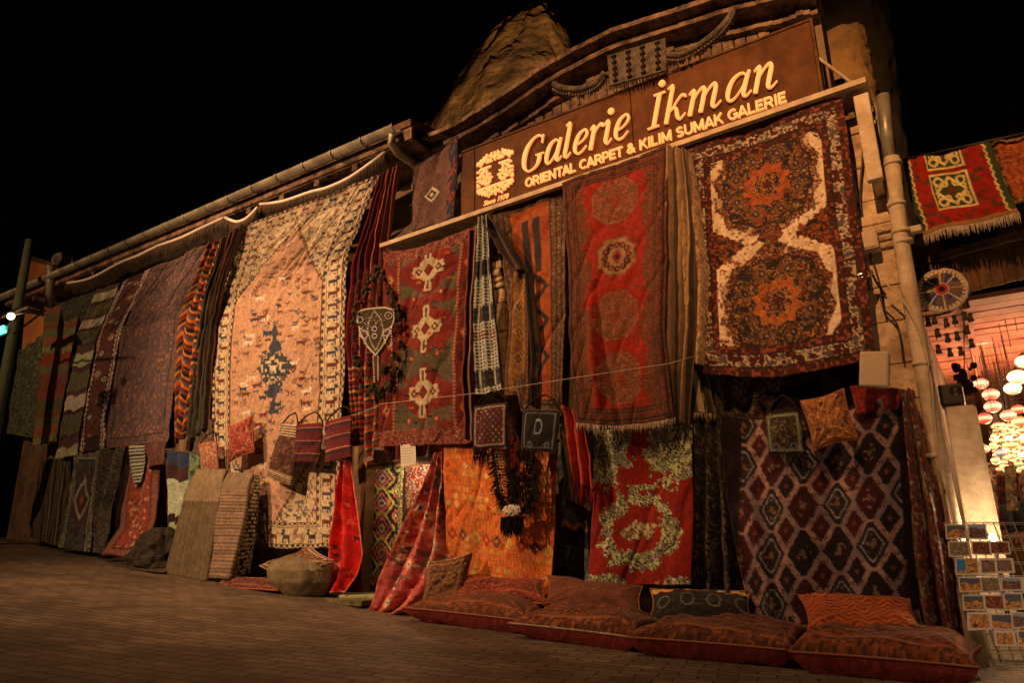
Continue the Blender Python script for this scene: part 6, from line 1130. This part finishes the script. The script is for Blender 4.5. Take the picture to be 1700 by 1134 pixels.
# ================================================================== postcard rack
RK = empty('postcard_rack', tuple(P(1640, 1090, -.95)), 'leaning wire rack of postcards at the lower right edge', 'rack')
r0, r1, r2, r3 = P(1568, 868, -.62), P(1602, 1000, -.78), P(1652, 1108, -.95), P(1760, 1108, -.95)
rt0 = P(1700, 868, -.62)
mb = MB()
for k in range(9):
    u = k/8; a = r0*(1-u)+rt0*u; b = r2*(1-u)+P(1800, 1112, -.95)*u; mb.tube([a+[0, .02, .0], b+[0, .02, 0]], .003, n=5)
for k in range(11):
    v = k/10; a = r0*(1-v)+r2*v; b = rt0*(1-v)+P(1800, 1112, -.95)*v; mb.tube([a+[0, .02, .0], b+[0, .02, 0]], .003, n=5); mb.tube([a+[0, -.012, -.01], b+[0, -.012, -.01]], .0022, n=5)
mb.build('wire_grid', M_WIRE, RK, True)
mb = MB(); mb.tube([r0, r2], .006, n=8); mb.tube([r0+[0.02, .3, -.02], r2+[0.02, .35, -.02]], .006, n=8); mb.build('frame', M_WIRE, RK, True)
CARDS = [(265, 335, 375, 410, 's'), (375, 335, 475, 410, 'r'), (285, 420, 395, 500, 'g'), (395, 420, 495, 495, 'i'), (495, 420, 600, 490, 'i'), (310, 505, 430, 590, 'b'), (430, 505, 525, 590, 'm'), (520, 505, 620, 585, 'm'), (335, 600, 455, 680, 's'), (440, 600, 545, 680, 'g'), (540, 600, 650, 670, 'r'), (355, 690, 470, 770, 's'), (465, 690, 570, 770, 'i'), (565, 680, 667, 770, 's'), (370, 778, 495, 870, 'o'), (490, 785, 605, 870, 's'), (605, 778, 700, 860, 'r'), (520, 872, 630, 958, 'o'), (625, 868, 720, 955, 's'), (656, 600, 740, 680, 'o')]
NM = {'s': 'blue sky and orange rock valley postcard', 'r': 'brown rock close up postcard', 'g': 'dull grey green landscape postcard', 'i': 'dark orange interior postcard', 'b': 'bright blue and orange rock postcard', 'm': 'white bordered brown collage postcard', 'o': 'white bordered orange rock postcard'}
rows = [335, 420, 505, 600, 690, 778, 870]
def card_pat(kd, seed):
    def f(x, y, W, H):
        k = .68; n = fbm(x, y, .03, seed); hz = H*(.3+.25*vn(x, y*0, .03, seed+2)); O = mott(x, y, .012, [A(200, 105, 45, k), A(150, 70, 32, k), A(225, 140, 75, k), A(90, 44, 26, k)], seed); e = edge(x, y, W, H)
        if kd == 's': c = O; c[y < hz] = A(78, 66, 66, k)
        elif kd == 'b': c = O; c[(x < W*.35+.3*hz) & (y < H*.8)] = A(50, 100, 130, k)
        elif kd == 'g': c = mott(x, y, .014, [A(120, 84, 56, k), A(80, 58, 42, k), A(150, 108, 74, k)], seed)
        elif kd == 'i': c = mott(x, y, .02, [A(120, 50, 26, k), A(80, 32, 20, k), A(160, 80, 40, k), A(60, 28, 18, k)], seed)
        elif kd == 'r': c = mott(x, y, .02, [A(100, 60, 42, k), A(70, 40, 30, k), A(130, 80, 56, k)], seed); c[y < hz*.6] = A(130, 120, 130, k)
        else: c = O if kd == 'o' else mott(x, y, .015, [A(110, 66, 50, k), A(150, 96, 70, k), A(80, 48, 38, k)], seed); c[e < .009] = A(215, 180, 150, k)
        c[e < .005] = A(205, 175, 150, k); return c
    return f
for i, (a, b, c_, d, kd) in enumerate(CARDS):
    g_ = lambda u, v, : (1480+u/3.032+(0), 760+v/3.032)
    row = min(range(7), key=lambda q: abs(rows[q]-b)); fr = row/6; Yc = -.63-.26*fr-.015; sk = 8
    q = [g_(a+2, b+2), g_(c_-2, b+2), g_(c_+sk, d-2), g_(a+sk, d-2)]
    o = cloth('postcard', '%s, rack row %s from the top, %s' % (NM[kd], ['one', 'two', 'three', 'four', 'five', 'six', 'seven'][row], ['leftmost', 'second', 'third', 'fourth'][sum(1 for z in CARDS[:i] if z[1] == b or abs(z[1]-b) < 9)]), 'postcard', [(*q[0], Yc), (*q[3], Yc-.03)], [(*q[1], Yc), (*q[2], Yc-.03)], Yc, card_pat(kd, i*7+1), res=.004, thick=.0015, wav=0, group='postcards in the wire rack', m=PRINT)
# ================================================================== far left
t = empty('utility_pole', (-11.8, -1.0, gz(-11.8)), 'plain dark pole standing at the far left end of the lane', 'pole'); mb = MB(); mb.tube([(-11.8, -1.0, gz(-11.8)-.05), (-11.86, -1.0, 4.75)], [.085, .06], n=12); mb.build('post', mat('old_pole', A(70, 62, 40, .5), noise=.3, rough=.85), t, True)
mb = MB(); a = P(14, 524, -1.02); b = P(46, 524, -1.02); mb.box((a[0], -1.12, a[2]-.1), (b[0]+.05, -1.10, a[2]), .004); mb.build('name_board', mat('board_dark', (.03, .03, .03), rough=.5), t)
mb = MB(); rnd = random.Random(1)
for k in range(11): x = a[0]+.06+k*.075; mb.box((x, -1.125, a[2]-.085), (x+.05, -1.121, a[2]-.055), .001)
mb.build('board_marks', M_CORD, t)
# orange house
t = empty('far_house', tuple(P(70, 520, 2.0)), 'small orange lit house wall behind the far end of the gutter', 'building'); q = [P(50, 430, 2.0), P(110, 452, 2.0), P(100, 640, 2.0), P(30, 640, 2.0)]; mb = MB(); mb.prism([(w[0], w[2]) for w in q][::-1], 2.0, 3.2); mb.build('wall', mat('orange_wall', A(150, 78, 36, .5), color2=A(130, 66, 30, .5), noise=.15, nscale=1), t)
mb = MB(); a = q[0]; b = q[1]; mb.add([a+[-.1, -.1, .0], b+[.1, -.1, 0], b+[.1, 1.3, 0], a+[-.1, 1.3, 0], a+[-.1, -.1, .12], b+[.1, -.1, .12], b+[.1, 1.3, .12], a+[-.1, 1.3, .12]], [(0, 3, 2, 1), (4, 5, 6, 7), (0, 1, 5, 4), (1, 2, 6, 5), (2, 3, 7, 6), (3, 0, 4, 7)]); mb.build('roof', M_TILE, t)
lamp('far_house_light', (-15.5, -.6, 3.0), 420, (1, .5, .2), .1, kind='SPOT', aim=tuple(P(72, 500, 2.0)), size=50)
w = P(104, 434, -.4); t = empty('satellite_dish', tuple(w), 'small grey dish standing on the far end of the roof', 'antenna'); mb = MB()
mb.lathe((0, 0, 0), [(.001, 0), (.08, .012), (.12, .03), (.15, .045), (.15, .05), (.12, .035), (.08, .018), (.001, .006)], n=20); Rm = Matrix.Rotation(math.radians(-35), 3, 'Z') @ Matrix.Rotation(math.radians(80), 3, 'Y'); mb.v = [tuple(np.array(Rm @ Vector(p))+w) for p in mb.v]; mb.build('dish', M_ZINC, t, True); mb = MB(); mb.tube([w, w+[0, 0, -.25]], .015, n=6); mb.build('mast', M_DARKMETAL, t)
w = P(18, 525, -1.6); t = empty('street_lamp', tuple(w), 'tiny bright white street lamp beside the far pole', 'lamp'); mb = MB(); mb.ball(w, .045, 12, 8); mb.build('bulb', mat('far_bulb', (1, .9, .8), emit=(1, .85, .6), estr=12), t, True); mb = MB(); mb.tube([w+[0, .03, .03], w+[.2, .3, .12], (-11.82, -1.0, w[2]+.15)], .015, n=6); mb.build('arm', M_DARKMETAL, t, True)
w = P(3, 548, -1.6); t = empty('green_lit_sign', tuple(w), 'small glowing green sign cut by the left edge', 'sign'); mb = MB(); mb.box(w+[-.18, -.02, -.05], w+[.1, .02, -.01], .01); mb.box(w+[-.12, -.02, .0], w+[.05, .02, .06], .02); mb.build('glow_face', mat('green_glow', (.1, .7, .5), emit=(.08, .85, .5), estr=5), t); mb = MB(); mb.box(w+[-.2, .022, -.07], w+[.12, .05, .08], .01); mb.build('case', M_BLACKP, t)
lamp('door_room_light', ((DX0+DX1)/2+.05, -.02, DZ-.14), 7, (1, .62, .3), .05)
lamp('door_room_light', ((DX0+DX1)/2, 1.1, .7), 6, (1, .6, .3), .1)
